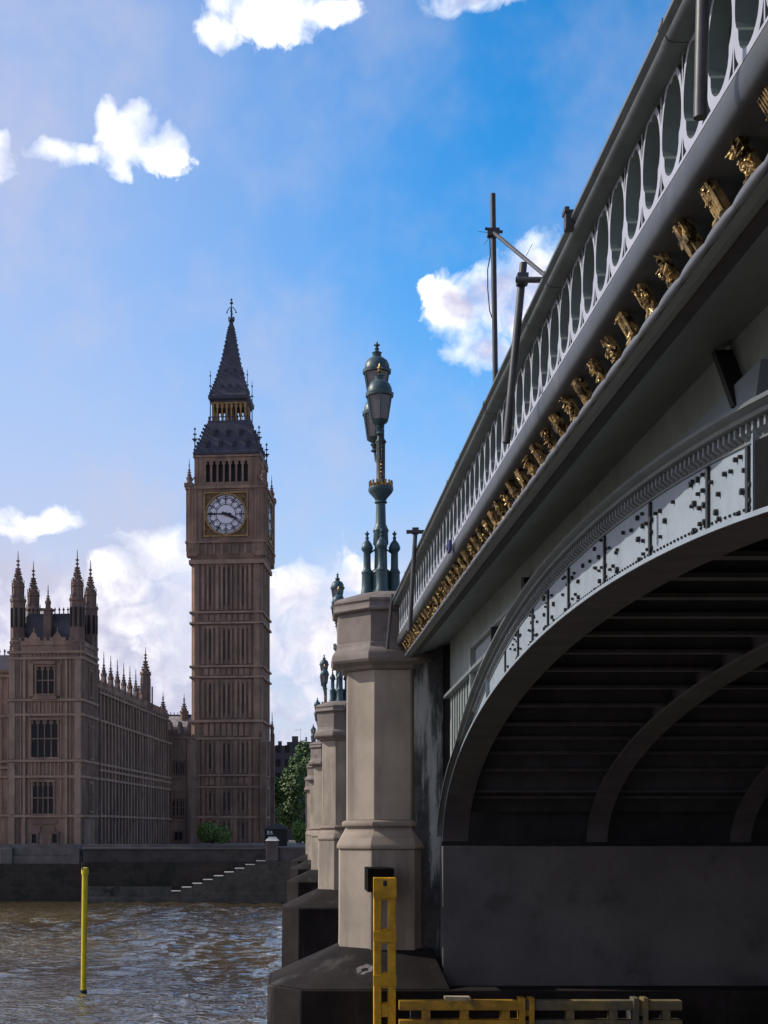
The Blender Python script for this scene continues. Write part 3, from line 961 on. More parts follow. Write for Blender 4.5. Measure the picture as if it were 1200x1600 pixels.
A = thing("scaffold_mast", "tall black scaffold tube rising above the parapet, with a sloping brace", "scaffold", pt(776, 600, 19.6))
MB().tube((2.74, 19.6, 4.3), pt(770, 303, 19.6), .037, .037, 12).build("mast_tube", M_TUBE, A, 40)
MB().tube(pt(772, 364, 19.55), pt(905, 475, 15.9), .026, .026, 10).build("brace_tube", M_TUBE, A, 40)
mb = MB()
c = Vector(pt(770, 364, 19.6))
mb.box(c.x - .075, c.x + .085, c.y - .06, c.y + .05, c.z - .05, c.z + .05)
mb.tube(c + Vector((-.11, -.03, .05)), c + Vector((.13, -.03, .0)), .02, .02, 6)
mb.build("coupler", M_TUBE, A, 0)
mb = MB()
wp = [pt(765, 370, 19.6), pt(766, 400, 19.6), pt(762, 420, 19.6), pt(762, 450, 19.6), pt(765, 485, 19.6), pt(770, 500, 19.6)]
for p, q in zip(wp[:-1], wp[1:]):
    mb.tube(p, q, .008, .008, 5)
for d in ((-.2, .0, .02), (-.12, .0, -.16), (.2, 0, -.12)):
    mb.tube(c, c + Vector(d), .004, .003, 4)
mb.tube(pt(822, 400, 18.2), pt(832, 381, 18.2), .005, .004, 4)
mb.build("tie_wire", M_TUBE, A, 0)

Bs = thing("scaffold_tube", "leaning grey scaffold tube outside the parapet with a short clamped crossbar", "scaffold", pt(791, 692, 13.3))
MB().tube(pt(791, 692, 13.2), pt(818, 411, 13.2), .037, .035, 12).build("upright_tube", M_TUBEG, Bs, 40)
MB().tube(pt(806, 437, 13.1), (2.75, 12.9, pt(842, 440, 12.95)[2] - .01), .027, .027, 10).build("cross_tube", M_TUBEG, Bs, 40)
c = Vector(pt(816, 437, 13.15))
MB().box(c.x - .05, c.x + .05, c.y - .06, c.y + .05, c.z - .045, c.z + .045).build("coupler", M_TUBEG, Bs, 0)

Cs = thing("scaffold_post", "small grey scaffold post with T shaped head by the far end of the parapet", "scaffold", pt(640, 986, 25.6))
MB().tube(pt(640, 986, 25.2), pt(649, 834, 25.2), .042, .04, 10).build("upright_tube", M_TUBEG, Cs, 40)
MB().tube(pt(635, 831, 25.15), (2.75, 25.15, pt(664, 831, 25.15)[2]), .036, .036, 10).build("head_tube", M_TUBE, Cs, 40)
c = Vector(pt(649, 831, 25.2))
MB().box(c.x - .055, c.x + .055, c.y - .07, c.y + .05, c.z - .04, c.z + .065).build("coupler", M_TUBE, Cs, 0)

q1 = pt(1107, -400, 7.25)
HT = thing("scaffold_tube", "thick grey tube end hanging in front of the pierced parapet near the top right", "scaffold", pt(1094, 184, 7.25))
MB().tube(pt(1094, 184, 7.25), q1, .034, .034, 16).build("upright_tube", M_TUBEG, HT, 40)
MB().tube((q1[0] - .12, 7.32, q1[2] - .25), (2.8, 7.32, q1[2] - .25), .027, .027, 10).build("cross_tube", M_TUBEG, HT, 40)
MB().box(q1[0] - .05, q1[0] + .05, 7.2, 7.36, q1[2] - .3, q1[2] - .2).build("coupler", M_TUBEG, HT, 0)
t_ = MB().tube(pt(605, 1014, 31.6), pt(613, 928, 31.6), .035, .035, 8)
tag(t_.build("leaning_rod", M_TUBEG, None, 40), "thin pale rod leaning on the drum of the nearest pier", "rod")
c = Vector(pt(703, 853, 20.3))
mb = MB().box(c.x - .03, c.x + .02, c.y - .12, c.y + .12, c.z - .09, c.z + .07).box(c.x - .05, c.x + .0, c.y - .09, c.y + .09, c.z - .05, c.z + .03)
tag(mb.build("blue_rag", mat("blue_cloth", (.05, .06, .16), .8, var=.3, bump=.3), None, 0, bevel=.02), "small blue rag tied on the moulding below the parapet", "rag")

c = Vector(pt(721, 708, 19.0))
mb = MB().tube(c + Vector((-.02, -.2, -.08)), c + Vector((.03, .15, .03)), .035, .03, 7).tube(c + Vector((.02, .1, .02)), c + Vector((-.02, .45, .0)), .015, .008, 5).tube(c + Vector((.02, .1, .02)), c + Vector((-.05, .3, -.06)), .012, .006, 5)
tag(mb.build("knotted_rope", mat("teal_rope", (.02, .05, .055), .8, var=.3, bump=.2), None, 40), "teal rope end knotted over the top rail of the parapet", "rope")
c = Vector(pt(888, 336, 11.0))
tag(MB().box(c.x - .03, c.x + .10, c.y - .04, c.y + .04, c.z - .12, c.z + .03).box(c.x - .04, c.x + .0, c.y - .06, c.y + .06, c.z - .0, c.z + .045).build("rail_clamp", M_TUBE, None, 0, bevel=.008), "small black clamp poking over the top rail above the cloud", "clamp")

# ------------------------------------------------------------------ marker pole in the river
x = (131.5 - 464) * 80 / 2240
PO = thing("marker_pole", "slim bright yellow marker pole standing in the brown river", "pole", (x, 80, WATER))
MB().tube((x - .05, 80, WATER - 1), (x + .05, 80, -2.2), .15, .17, 14).build("shaft", M_YPOLE, PO, 40)
MB().oct(x + .05, 80, [(.17, -2.45), (.2, -2.44), (.2, -2.22), (.18, -2.08), (.06, -2.04)], 12).build("cap", M_YPOLE, PO, 40)
MB().tube((x - .08, 79.85, -2.2), (x - .08, 79.85, -1.75), .03, .03, 6).build("spike", M_TUBEG, PO, 40)
MB().tube((x - .05, 80, WATER - .3), (x - .05, 80, WATER + .12), .24, .2, 14).build("foot_collar", M_BOLT, PO, 40)

# ------------------------------------------------------------------ river wall and stairs
RW = thing("river_wall", "long dark stone river wall with a pale coping below the clock tower", "wall", (-14, 181, -10))
MB().box(-27.0, 3.0, 180.3, 182.38, -11, -4.0).build("wall_face", M_WALL, RW, 0)
MB().box(-27.0, 3.0, 180.7, 182.36, -4.0, -2.35).build("upper_wall", mat("upper_wall_stone", (.085, .075, .072), .9, var=.3, scale=.4, bump=.5, bscale=3, bdist=.05, stain=(.05, .045, .043), stain_scale=.4, courses=(1.4, .6)), RW, 0)
MB().box(-27.0, 3.0, 180.45, 182.5, -2.35, -2.12).box(-27.0, -3.6, 181.2, 181.7, -2.12, -1.75).build("coping", M_COPE, RW, 0, bevel=.04)
ST = thing("river_stairs", "stone stairs with treads coloured pale as sunlit climbing the river wall to the right", "stairs", (-8, 179, -10))
mb, tr = MB(), MB()
N = 9
for i in range(N):
    xa = -15.6 + i * 1.32
    zt = -7.55 + i * .47
    mb.box(xa, 0.5, 179.6 - i * .004, 180.29, (zt - .47 if i else -11), zt)
    tr.box(xa - .05, xa + 1.12, 178.2, 179.59, zt + .0, zt + .09)
    mb.box(xa, xa + 1.32, 178.3, 179.58, -11, zt - .001)
mb.box(-15.6 + N * 1.32, .5, 178.3, 179.58, -11, -3.75)
mb.build("stair_block", M_WALLL, ST, 0)
tr.build("tread", M_TREAD, ST, 0)
MB().box(-27, -15.6, 179.2, 180.29, -11, -8.3).box(-27, -15.7, 179.9, 180.28, -8.3, -7.0).build("footing", M_WALLL, ST, 0)
WP = thing("gate_pier", "pale stone gate pier with a pyramid cap at the head of the river stairs", "pier", (-3.1, 179, -4))
MB().box(-3.85, -2.3, 178.4, 180.25, -3.74, -1.25).build("block", M_COPE, WP, 0, bevel=.05)
MB().loft([[(-3.95, 178.3, -1.25), (-2.2, 178.3, -1.25), (-2.2, 180.35, -1.25), (-3.95, 180.35, -1.25)], [(-3.5, 178.9, -.75), (-2.65, 178.9, -.75), (-2.65, 179.8, -.75), (-3.5, 179.8, -.75)]]).build("cap", M_TREAD, WP, 0)
tag(MB().box(-2.25, 2.9, 178.9, 179.9, -3.76, -2.3).box(-2.25, 2.9, 178.8, 180.0, -2.3, -2.05).build("landing_parapet", M_COPE, None, 0), "low grey parapet on the stair landing beside the bridge", "parapet")

# ------------------------------------------------------------------ gothic helpers (local frames, rotated about z)
ROT = R(-5.5)


def spirelet(mb, cx, cy, z0, r, zbody, zcone, ztip, n=8, crock=5):
    mb.oct(cx, cy, [(r, z0), (r, zbody - .3), (r * 1.22, zbody - .2), (r * 1.22, zbody), (r * .95, zbody + .02)], n)
    mb.oct(cx, cy, [(r * .95, zbody), (r * .34, zbody + (zcone - zbody) * .6), (max(.07, r * .15), zcone), (.032, ztip + .4)], n)
    for i in range(crock):
        t = i / crock
        z = zbody + (zcone - zbody) * (t * .95 + .03)
        rr = (r * .95 * (1 - t) + r * .16 * t) * (1.0 if t > .5 else 1.02)
        for k in range(4):
            a = math.pi / 4 + k * math.pi / 2 + (0 if i % 2 else math.pi / 4)
            s = r * .16 + .03
            mb.box(cx + rr * math.cos(a) - s, cx + rr * math.cos(a) + s, cy + rr * math.sin(a) - s, cy + rr * math.sin(a) + s, z, z + s * 1.6)
    h = ztip - zcone
    s = max(.07, r * .28)
    for q in (.12, .42):
        mb.box(cx - s, cx + s, cy - s, cy + s, zcone + h * q, zcone + h * q + s * .9)


def crest(mb, p, q, z, h=.5, step=.7):
    p, q = Vector(p), Vector(q)
    L = (q - p).length
    n = max(2, int(L / step))
    for i in range(n + 1):
        c = p.lerp(q, i / n)
        mb.box(c.x - .06, c.x + .06, c.y - .06, c.y + .06, z, z + h)
        mb.box(c.x - .14, c.x + .14, c.y - .06, c.y + .06, z + h * .55, z + h * .75)
    return mb


def facade_pt(face, u, d, z):
    """u along the wall, d proud of it; face 'e' looks to -y, 'n' looks to +x"""
    return (u, -d, z) if face == 'e' else (d, u, z)


def fbox(mb, face, base, u0, u1, d0, d1, z0, z1):
    if face == 'e':
        mb.box(u0, u1, base - d1, base - d0, z0, z1)
    else:
        mb.box(base + d0, base + d1, u0, u1, z0, z1)


def ribs(mb, face, base, u0, u1, z0, z1, step, w=.16, d=.14):
    n = max(1, round((u1 - u0) / step))
    for i in range(n + 1):
        u = u0 + (u1 - u0) * i / n
        fbox(mb, face, base, u - w / 2, u + w / 2, -.05, d, z0, z1)


def window(root, face, base, u0, u1, z0, z1, mull=3, trans=1, m=M_LIME, wd=.12):
    mb = MB()
    fbox(mb, face, base, u0 - .22, u0, -.05, wd + .1, z0, z1)
    fbox(mb, face, base, u1, u1 + .22, -.05, wd + .1, z0, z1)
    fbox(mb, face, base, u0 - .3, u1 + .3, -.05, wd + .16, z1, z1 + .25)
    fbox(mb, face, base, u0 - .3, u1 + .3, -.05, wd + .2, z0 - .25, z0)
    for i in range(1, mull + 1):
        u = u0 + (u1 - u0) * i / (mull + 1)
        fbox(mb, face, base, u - .06, u + .06, .0, wd, z0, z1)
    for i in range(1, trans + 1):
        z = z0 + (z1 - z0) * i / (trans + 1)
        fbox(mb, face, base, u0, u1, .0, wd - .02, z - .07, z + .07)
    h = z1 - z0
    for i in range(mull + 1):                     # cusped heads
        ua = u0 + (u1 - u0) * i / (mull + 1)
        ub = u0 + (u1 - u0) * (i + 1) / (mull + 1)
        wv = (ub - ua)
        fbox(mb, face, base, ua, ua + wv * .28, .0, wd - .04, z1 - min(.5, h * .12), z1)
        fbox(mb, face, base, ub - wv * .28, ub, .0, wd - .04, z1 - min(.5, h * .12), z1)
    w_ = mb.build("window", m, root, 0)
    pm = MB()
    fbox(pm, face, base, u0, u1, -.02, .03, z0, z1)
    pm.build("pane", M_PANE, w_, 0)
    return w_


# ------------------------------------------------------------------ palace river front
ox, oy = -27.8, 185.0
PA = thing("gothic_palace", "brown gothic palace wing with four spired turrets at the left of the river bank", "palace", (ox, oy, -2.2), ROT, None, True)
mb = MB()
mb.box(-9.5, 0, 0, 8.4, -2.2, 24.0)
mb.box(-34, -9.5, .9, 9.5, -2.2, 20.6)
mb.box(-14, -.3, 8.4, 61, -2.2, 19.6)
mb.build("wall", M_LIME, PA, 0)
# strings and parapets
mb = MB()
for z in (23.1, 22.3, 16.9, 15.0, 9.05, 7.0, 1.9):
    mb.box(-9.75, .28, -.30, 8.6, z - .16, z + .16)
for z in (14.9, 9.0, 8.2, 7.0, 2.0):
    mb.box(-34, -9.75, .62, .9, z - .14, z + .14)
    mb.box(-.3, .52, 8.6, 61, z - .16, z + .16)
mb.box(-34, -9.75, .6, .9, 20.0, 20.3)
mb.box(-.3, .40, 8.6, 61, 18.6, 18.9)
mb.build("string_course", M_LIML, PA, 0)
mb = MB()
mb.box(-9.4, -.1, -.12, .3, 24.0, 24.6)
mb.box(-.3, .12, 0.4, 8.2, 24.0, 24.6)
mb.box(-9.5, -9.2, .4, 8.2, 24.0, 24.6)
for cx in (-6.3, -3.2):
    mb.loft([[(cx - .9, -.14, 24.6), (cx + .9, -.14, 24.6), (cx + .9, .2, 24.6), (cx - .9, .2, 24.6)], [(cx - .1, -.14, 25.7), (cx + .1, -.14, 25.7), (cx + .1, .2, 25.7), (cx - .1, .2, 25.7)]])
    mb.box(cx - .06, cx + .06, -.03, .1, 25.7, 26.3)
for i in range(11):
    a = -9.0 + i * .84
    mb.box(a - .2, a + .2, -.13, .28, 24.6, 25.0)
for i in range(26):
    y = 9 + i * 2.0
    mb.box(-.35, .08, y - .5, y + .5, 19.6, 20.5)
mb.box(-.4, .06, 8.4, 61, 19.3, 20.0)
mb.box(-34, -9.6, .65, 1.0, 20.6, 21.0)
mb.build("battlement", M_LIME, PA, 0)
# buttress strips and tracery ribs
mb = MB()
for (u, w_) in ((-9.15, .8), (-.45, .8), (-7.5, .30), (-1.95, .30)):
    for a, b, d in ((-2.2, 1.7, .42), (2.1, 8.8, .36), (9.3, 16.6, .32), (17.1, 22.1, .26)):
        fbox(mb, 'e', 0, u - w_ / 2, u + w_ / 2, -.05, d, a, b)
for (z0, z1) in ((2.2, 6.8), (9.2, 14.8), (15.2, 16.7), (7.2, 8.9), (17.1, 22.1)):
    ribs(mb, 'e', 0, -8.6, -6.9, z0, z1, .55)
    ribs(mb, 'e', 0, -2.7, -.9, z0, z1, .55)
    ribs(mb, 'n', 0, .9, 7.6, z0, z1, .8)
    ribs(mb, 'e', .9, -33, -10, z0, min(z1, 20), .9)
for (z0, z1) in ((15.2, 16.7), (7.2, 8.9), (22.45, 22.95)):
    ribs(mb, 'e', 0, -6.6, -3.0, z0, z1, .5)
mb.build("tracery_rib", M_LIML, PA, 0)
mb = MB()
i = 0
y = 9.6
while y < 60:
    mb.box(-.32, .42, y - .38, y + .38, -2.2, 14.8)
    mb.box(-.32, .30, y - .32, y + .32, 14.8, 19.4)
    y += 2.12
for z0, z1 in ((2.2, 6.8), (9.2, 14.7), (15.1, 18.5)):
    ribs(mb, 'n', -.3, 9.6, 60, z0, z1, .53, .1, .12)
mb.build("buttress", M_LIME, PA, 0)
y = 10.66
while y < 59:
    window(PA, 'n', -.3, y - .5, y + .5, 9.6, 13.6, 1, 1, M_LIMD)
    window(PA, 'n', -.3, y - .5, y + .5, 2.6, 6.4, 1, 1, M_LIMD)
    y += 2.12
# windows of the corner block
window(PA, 'e', 0, -6.6, -3.1, 9.5, 14.3, 3, 1)
window(PA, 'e', 0, -6.4, -3.7, 2.2, 6.3, 3, 1)
window(PA, 'e', 0, -5.9, -3.6, 17.7, 21.2, 2, 1)
mb = MB()
mb.box(-6.3, -3.2, -.5, .0, 16.95, 17.4)
mb.box(-6.1, -3.4, -.42, .0, 21.5, 21.9)
for a in (-6.55, -2.95):
    mb.box(a - .25, a + .25, -.36, 0, 17.4, 21.6)
mb.build("oriel", M_LIME, PA, 0)
window(PA, 'n', 0, 3.2, 5.2, 9.6, 13.6, 1, 1)
window(PA, 'n', 0, 3.2, 5.2, 2.6, 6.2, 1, 1)
window(PA, 'n', 0, 3.4, 5.0, 17.6, 21, 1, 1)
for u in (-14, -18, -22, -26, -30):
    window(PA, 'e', .9, u - .9, u + .9, 2.5, 6.4, 2, 1)
    window(PA, 'e', .9, u - .9, u + .9, 9.5, 14.0, 2, 1)
# carved shield panel above the plinth windows
mb = MB()
mb.box(-6.6, -3.2, -.2, 0, .9, 1.4)
for a in (-5.9, -4.0):
    mb.box(a - .5, a + .5, -.22, 0, -.2, .6)
mb.build("carved_panel", M_LIMD, PA, 0)
for u in (-6.2, -3.5):
    window(PA, 'e', 0, u - .3, u + .3, -1.6, -.4, 0, 0, M_LIMD)
# plinth stepping into the river
mb = MB()
mb.box(-34, .35, -1.6, 0, -3.2, -1.75).box(-34, .5, -1.9, 0, -4.25, -3.2)
for a in (-9.2, -.4):
    mb.box(a - .9, a + .7, -2.2, -1.6, -4.25, -2.2)
mb.build("plinth", M_COPE, PA, 0, bevel=.05)
MB().box(-34, .6, -2.3, 4, -12, -4.25).build("river_footing", M_WALL, PA, 0)
# turrets
for (cx, cy) in ((-.75, .75), (-8.6, .75), (-.75, 7.9), (-8.6, 7.9)):
    mb = MB()
    mb.oct(cx, cy, [(.93, -2.2), (.93, 24.2), (1.02, 24.3), (1.02, 24.6), (.86, 24.7), (.86, 29.6), (1.0, 29.8), (1.0, 30.1), (.70, 30.2)])
    for k in range(8):
        a = k * math.pi / 4 + math.pi / 8
        r_ = .90
        mb.tube((cx + r_ * math.cos(a), cy + r_ * math.sin(a), 24.6), (cx + r_ * math.cos(a), cy + r_ * math.sin(a), 30.6), .10, .06, 4)
        a = k * math.pi / 4 + math.pi / 8
        mb.tube((cx + .72 * math.cos(a), cy + .72 * math.sin(a), 30.1), (cx + .78 * math.cos(a), cy + .78 * math.sin(a), 32.6), .09, .05, 4)
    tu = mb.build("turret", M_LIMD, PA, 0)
    sp_ = MB()
    spirelet(sp_, cx, cy, 30.1, .66, 31.9, 34.3, 36.0, 8, 7)
    sp_.build("spire", M_LIMD, tu, 0)
    sl = MB()
    for k in range(8):
        a = k * math.pi / 4
        c = Vector((cx + .865 * math.cos(a), cy + .865 * math.sin(a), 0))
        sl.box(c.x - .13, c.x + .13, c.y - .13, c.y + .13, 26.4, 28.9)
    sl.build("slit", M_PANE, tu, 0)
# roof, chimney, crest
mb = MB()
mb.loft([[(-8.4, 1.2, 23.9), (-1.0, 1.2, 23.9), (-1.0, 7.4, 23.9), (-8.4, 7.4, 23.9)], [(-7.7, 2.2, 28.4), (-1.7, 2.2, 28.4), (-1.7, 6.6, 28.4), (-7.7, 6.6, 28.4)]])
mb.loft([[(-34, 1.2, 20.6), (-9.6, 1.2, 20.6), (-9.6, 9.2, 20.6), (-34, 9.2, 20.6)], [(-34, 3.4, 23.2), (-9.6, 3.4, 23.2), (-9.6, 7.0, 23.2), (-34, 7.0, 23.2)]])
mb.loft([[(-13.5, 8.6, 19.6), (-1.6, 8.6, 19.6), (-1.6, 60, 19.6), (-13.5, 60, 19.6)], [(-9, 8.6, 22.0), (-6, 8.6, 22.0), (-6, 60, 22.0), (-9, 60, 22.0)]])
rf = mb.build("roof", M_SLATE, PA, 0)
mb = MB()
crest(mb, (-7.6, 2.3, 0), (-1.8, 2.3, 0), 28.4, .8, .55)
crest(mb, (-34, 3.5, 0), (-9.8, 3.5, 0), 23.2, .8, .7)
mb.build("roof_crest", M_INK, rf, 0)
mb = MB()
mb.box(-5.25, -4.25, .7, 1.8, 23.9, 28.6).box(-5.4, -4.1, .6, 1.9, 28.6, 28.9)
spirelet(mb, -4.75, 1.25, 28.9, .3, 29.8, 30.8, 31.6, 6, 3)
mb.box(-2.0, -1.4, 3.2, 4.4, 26, 29.9)
mb.build("chimney", M_LIMD, rf, 0)
# pinnacles along the wing
for i in range(8):
    yv = 8.9 + 4.25 * i
    mb = MB()
    spirelet(mb, -.15, yv, 20.0, .34, 21.6, 23.2, 24.3, 6, 4)
    mb.loft([[(-.4, yv - 1.1, 20.3), (.1, yv - 1.1, 20.3), (.1, yv + 1.1, 20.3), (-.4, yv + 1.1, 20.3)], [(-.4, yv - .12, 21.6), (.1, yv - .12, 21.6), (.1, yv + .12, 21.6), (-.4, yv + .12, 21.6)]])
    mb.build("pinnacle", M_LIMD, PA, 0)
mb = MB()
mb.oct(-.45, 43.3, [(.85, -2.2), (.85, 20.2), (.78, 20.3), (.78, 24.2)])
spirelet(mb, -.45, 43.3, 24.2, .72, 25.0, 27.2, 28.8, 8, 5)
for (dx, dy) in ((-.9, -.9), (.9, -.9), (.9, .9)):
    mb.box(-.45 + dx - .1, -.45 + dx + .1, 43.3 + dy - .1, 43.3 + dy + .1, 19, 23)
mb.build("stair_turret", M_LIMD, PA, 0)

# ------------------------------------------------------------------ low range joining palace and tower
RA = thing("stone_range", "low stone range with battlements between palace wing and clock tower", "building", (ox + 5.94, oy + 61.7, -2.2), ROT, None, True)
mb = MB().box(-4.2, 3.7, 0, 5.5, -2.2, 16.0)
mb.build("wall", M_LIME, RA, 0)
mb = MB()
for z in (16.0, 9.3, 7.0, 1.8):
    mb.box(-4.2, 3.85, -.25, 5.5, z - .14, z + .14)
ribs(mb, 'e', 0, -1.6, 3.5, 9.5, 15.8, .62, .14, .14)
ribs(mb, 'e', 0, -1.6, 3.5, 2.0, 6.8, .62, .14, .14)
for a in (-1.7, 3.4):
    mb.box(a - .3, a + .3, -.5, 0, -2.2, 15.9)
mb.build("string_course", M_LIME, RA, 0)
mb = MB()
mb.box(-4.2, 3.7, -.1, .4, 16.0, 16.7)
for i in range(7):
    a = -3.6 + i * 1.15
    mb.loft([[(a - .42, -.1, 16.7), (a + .42, -.1, 16.7), (a + .42, .35, 16.7), (a - .42, .35, 16.7)], [(a - .3, -.1, 17.4), (a + .3, -.1, 17.4), (a + .3, .35, 17.4), (a - .3, .35, 17.4)]])
mb.build("battlement", M_LIMD, RA, 0)
mb = MB()
spirelet(mb, -1.25, .3, 16.5, .62, 20.5, 22.4, 23.6, 8, 5)
mb.build("pinnacle", M_LIMD, RA, 0)
window(RA, 'e', 0, .7, 2.5, 9.7, 11.9, 2, 0, M_LIMD)
window(RA, 'e', 0, .5, 2.5, 2.6, 5.4, 2, 1, M_LIMD)
window(RA, 'e', 0, .8, 2.2, -1.6, -.2, 1, 0, M_LIMD)

HA = thing("slate_hall", "pale weathered slate roof of a hall showing between palace wing and clock tower", "hall", (-27, 292, -2.2), ROT, None, True)
MB().box(-12, 12, 0, 14, -2.2, 18.5).build("wall", M_LIMD, HA, 0)
h = MB().loft([[(-12.5, -.4, 18.5), (12.5, -.4, 18.5), (12.5, 14.4, 18.5), (-12.5, 14.4, 18.5)], [(-12.5, 6.3, 23.9), (12.5, 6.3, 23.9), (12.5, 7.7, 23.9), (-12.5, 7.7, 23.9)]]).build("roof", M_ROOFL, HA, 0)
crest(MB().box(-12.5, 12.5, 6.2, 7.8, 23.8, 24.15), (-12, 7, 0), (12, 7, 0), 24.15, .55, .75).build("ridge_crest", M_SLATE, h, 0)
mb = MB()
for a in range(-11, 12, 2):
    mb.loft([[(a - .75, -.5, 18.4), (a + .75, -.5, 18.4), (a + .75, 3, 18.4), (a - .75, 3, 18.4)], [(a - .1, -.1, 22.3), (a + .1, -.1, 22.3), (a + .1, 3.2, 22.3), (a - .1, 3.2, 22.3)]])
mb.build("gable", M_LIMD, h, 0)
mb = MB()
spirelet(mb, 3.1, 5.5, 19, .75, 24.6, 26.6, 28.0, 8, 4)
mb.build("spirelet", M_LIMD, h, 0)

# ------------------------------------------------------------------ clock tower
tc_x, tc_y = -11.9, 260.4
TW = thing("clock_tower", "tall gothic clock tower with white dial and steep dark spire, by the river", "tower", (tc_x, tc_y, -2.2), ROT, None, True)
HW = 6.35


def four(fn):
    """run fn(rotator) for the four sides; the rotator maps the east-front frame to each side"""
    for k in range(4):
        a = k * math.pi / 2
        ca, sa = round(math.cos(a)), round(math.sin(a))
        fn(lambda x, y, z: (x * ca - y * sa, x * sa + y * ca, z), k)


def rbox(mb, rot, x0, x1, y0, y1, z0, z1):
    p, q = rot(x0, y0, z0), rot(x1, y1, z1)
    mb.box(min(p[0], q[0]), max(p[0], q[0]), min(p[1], q[1]), max(p[1], q[1]), z0, z1)


mb = MB().box(-HW + .25, HW - .25, -HW + .25, HW - .25, -2.2, 48)
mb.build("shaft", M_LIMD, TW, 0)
mb = MB()
for sx in (-1, 1):
    for sy in (-1, 1):
        cx, cy = sx * (HW - 1.0), sy * (HW - 1.0)
        mb.oct(cx, cy, [(1.08, -2.2), (1.08, 16), (1.0, 16.3), (1.0, 48)])
mb.build("corner_buttress", M_LIME, TW, 0)
stages = [(-2.2, 2.2), (2.9, 7.6), (10.2, 16.2), (20.0, 26.8), (29.6, 36.4), (39.2, 47.4)]
mb = MB()
bands = MB()
slits = MB()


def side(rot, k):
    for (z0, z1) in stages:
        n = 10
        for i in range(n + 1):
            u = -4.2 + 8.4 * i / n
            w_ = .26 if i in (0, 3, 7, 10) else .17
            d = .30 if i in (0, 3, 7, 10) else .2
            rbox(mb, rot, u - w_, u + w_, -(HW - .25) - d, -(HW - .3), z0, z1)
            if i < n:
                uu = u + .42
                if i in (1, 4, 5, 8):
                    rbox(slits, rot, uu - .14, uu + .14, -(HW - .25) - .03, -(HW - .3), z0 + .8, z1 - .8)
        # cusped heads between the ribs
        for i in range(n):
            u = -4.2 + 8.4 * (i + .5) / n
            rbox(mb, rot, u - .42, u + .42, -(HW - .25) - .12, -(HW - .3), z1 - .5, z1)
    for z, h, d in ((2.5, .3, .38), (7.8, .22, .4), (9.9, .25, .42), (16.4, .25, .42), (19.5, .3, .52), (27.3, .22, .46), (29.2, .22, .46), (36.9, .22, .46), (38.8, .22, .46), (47.8, .5, .55)):
        rbox(bands, rot, -HW - d + .2 + k % 2 * .003, HW + d - .2 - k % 2 * .003, -HW - d + .2, -HW + .4, z - h, z + h * .5)
    for (z0, z1) in ((16.7, 19.2), (27.5, 28.9), (37.1, 38.5), (8.0, 9.6)):
        for i in range(8):
            u = -4.2 + 8.4 * (i + .5) / 8
            rbox(mb, rot, u - .38, u + .38, -(HW - .25) - .16, -(HW - .3), z0 + .15, z1 - .1)
    for i in range(4):
        u = -4.2 + 8.4 * i / 3
        rbox(mb, rot, u - .3, u + .3, -(HW - .25) - .2, -(HW - .3), -2.2, 16.2)


four(side)
mb.build("shaft_rib", M_LIME, TW, 0)
bands.build("string_course", M_LIML, TW, 0)
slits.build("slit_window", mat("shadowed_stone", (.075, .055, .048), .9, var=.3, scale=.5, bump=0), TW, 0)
# base buttress blocks
mb = MB()
for sx in (-1, 1):
    mb.box(sx * 6.6 - .55, sx * 6.6 + .55, -7.2, -5.2, -2.2, 15.6)
    mb.loft([[(sx * 6.6 - .55, -7.2, 15.6), (sx * 6.6 + .55, -7.2, 15.6), (sx * 6.6 + .55, -5.2, 15.6), (sx * 6.6 - .55, -5.2, 15.6)], [(sx * 6.6 - .1, -6.3, 17.6), (sx * 6.6 + .1, -6.3, 17.6), (sx * 6.6 + .1, -6.1, 17.6), (sx * 6.6 - .1, -6.1, 17.6)]])
mb.box(7.2, 7.9, -1, 0, -2.2, 17.5)
spirelet(mb, 7.5, -.5, 17.5, .3, 18.6, 20, 21, 6, 3)
mb.build("base_buttress", M_LIMD, TW, 0)

# clock stage
CH = 6.85
mb = MB()
mb.loft([[(sx * (HW - .1), sy * (HW - .1), 47.9) for sx, sy in ((-1, -1), (1, -1), (1, 1), (-1, 1))], [(sx * CH, sy * CH, 49.0) for sx, sy in ((-1, -1), (1, -1), (1, 1), (-1, 1))], [(sx * CH, sy * CH, 60.6) for sx, sy in ((-1, -1), (1, -1), (1, 1), (-1, 1))]])
mb.build("clock_stage", M_LIME, TW, 0)
mb, dk = MB(), MB()


def cside(rot, k):
    e = k % 2 * .003
    for u in (-5.9, 5.9):
        rbox(mb, rot, u - .85 - e, u + .85 + e, -CH - .25, -CH + .1, 48.6, 61.2)
        for v in (-.5, 0, .5):
            rbox(mb, rot, u + v - .09, u + v + .09, -CH - .36, -CH - .2, 49.6, 60.6)
    rbox(mb, rot, -CH - .3 + e, CH + .3 - e, -CH - .42, -CH, 50.9, 51.3)
    rbox(mb, rot, -CH - .3 + e, CH + .3 - e, -CH - .42, -CH, 60.5, 61.0)
    for i in range(8):
        u = -4.9 + i * 1.4
        rbox(mb, rot, u - .16, u + .16, -CH - .22, -CH + .05, 48.9, 50.9)
        if i < 7:
            rbox(dk, rot, u + .35, u + 1.05, -CH - .02, -CH + .05, 49.1, 50.7)
    rbox(mb, rot, -4.95, -4.2, -CH - .16, -CH + .05, 51.3, 60.5)
    rbox(mb, rot, 4.2, 4.95, -CH - .16, -CH + .05, 51.3, 60.5)
    for i in range(26):
        u = -4.7 + i * 9.4 / 25
        rbox(mb, rot, u - .08, u + .08, -CH - .25, -CH - .1, 60.0, 60.35)
    for i in range(24):
        z = 51.6 + i * .37
        for s in (-1, 1):
            rbox(mb, rot, s * 4.45 - .06, s * 4.45 + .06, -CH - .25, -CH - .15, z, z + .16)


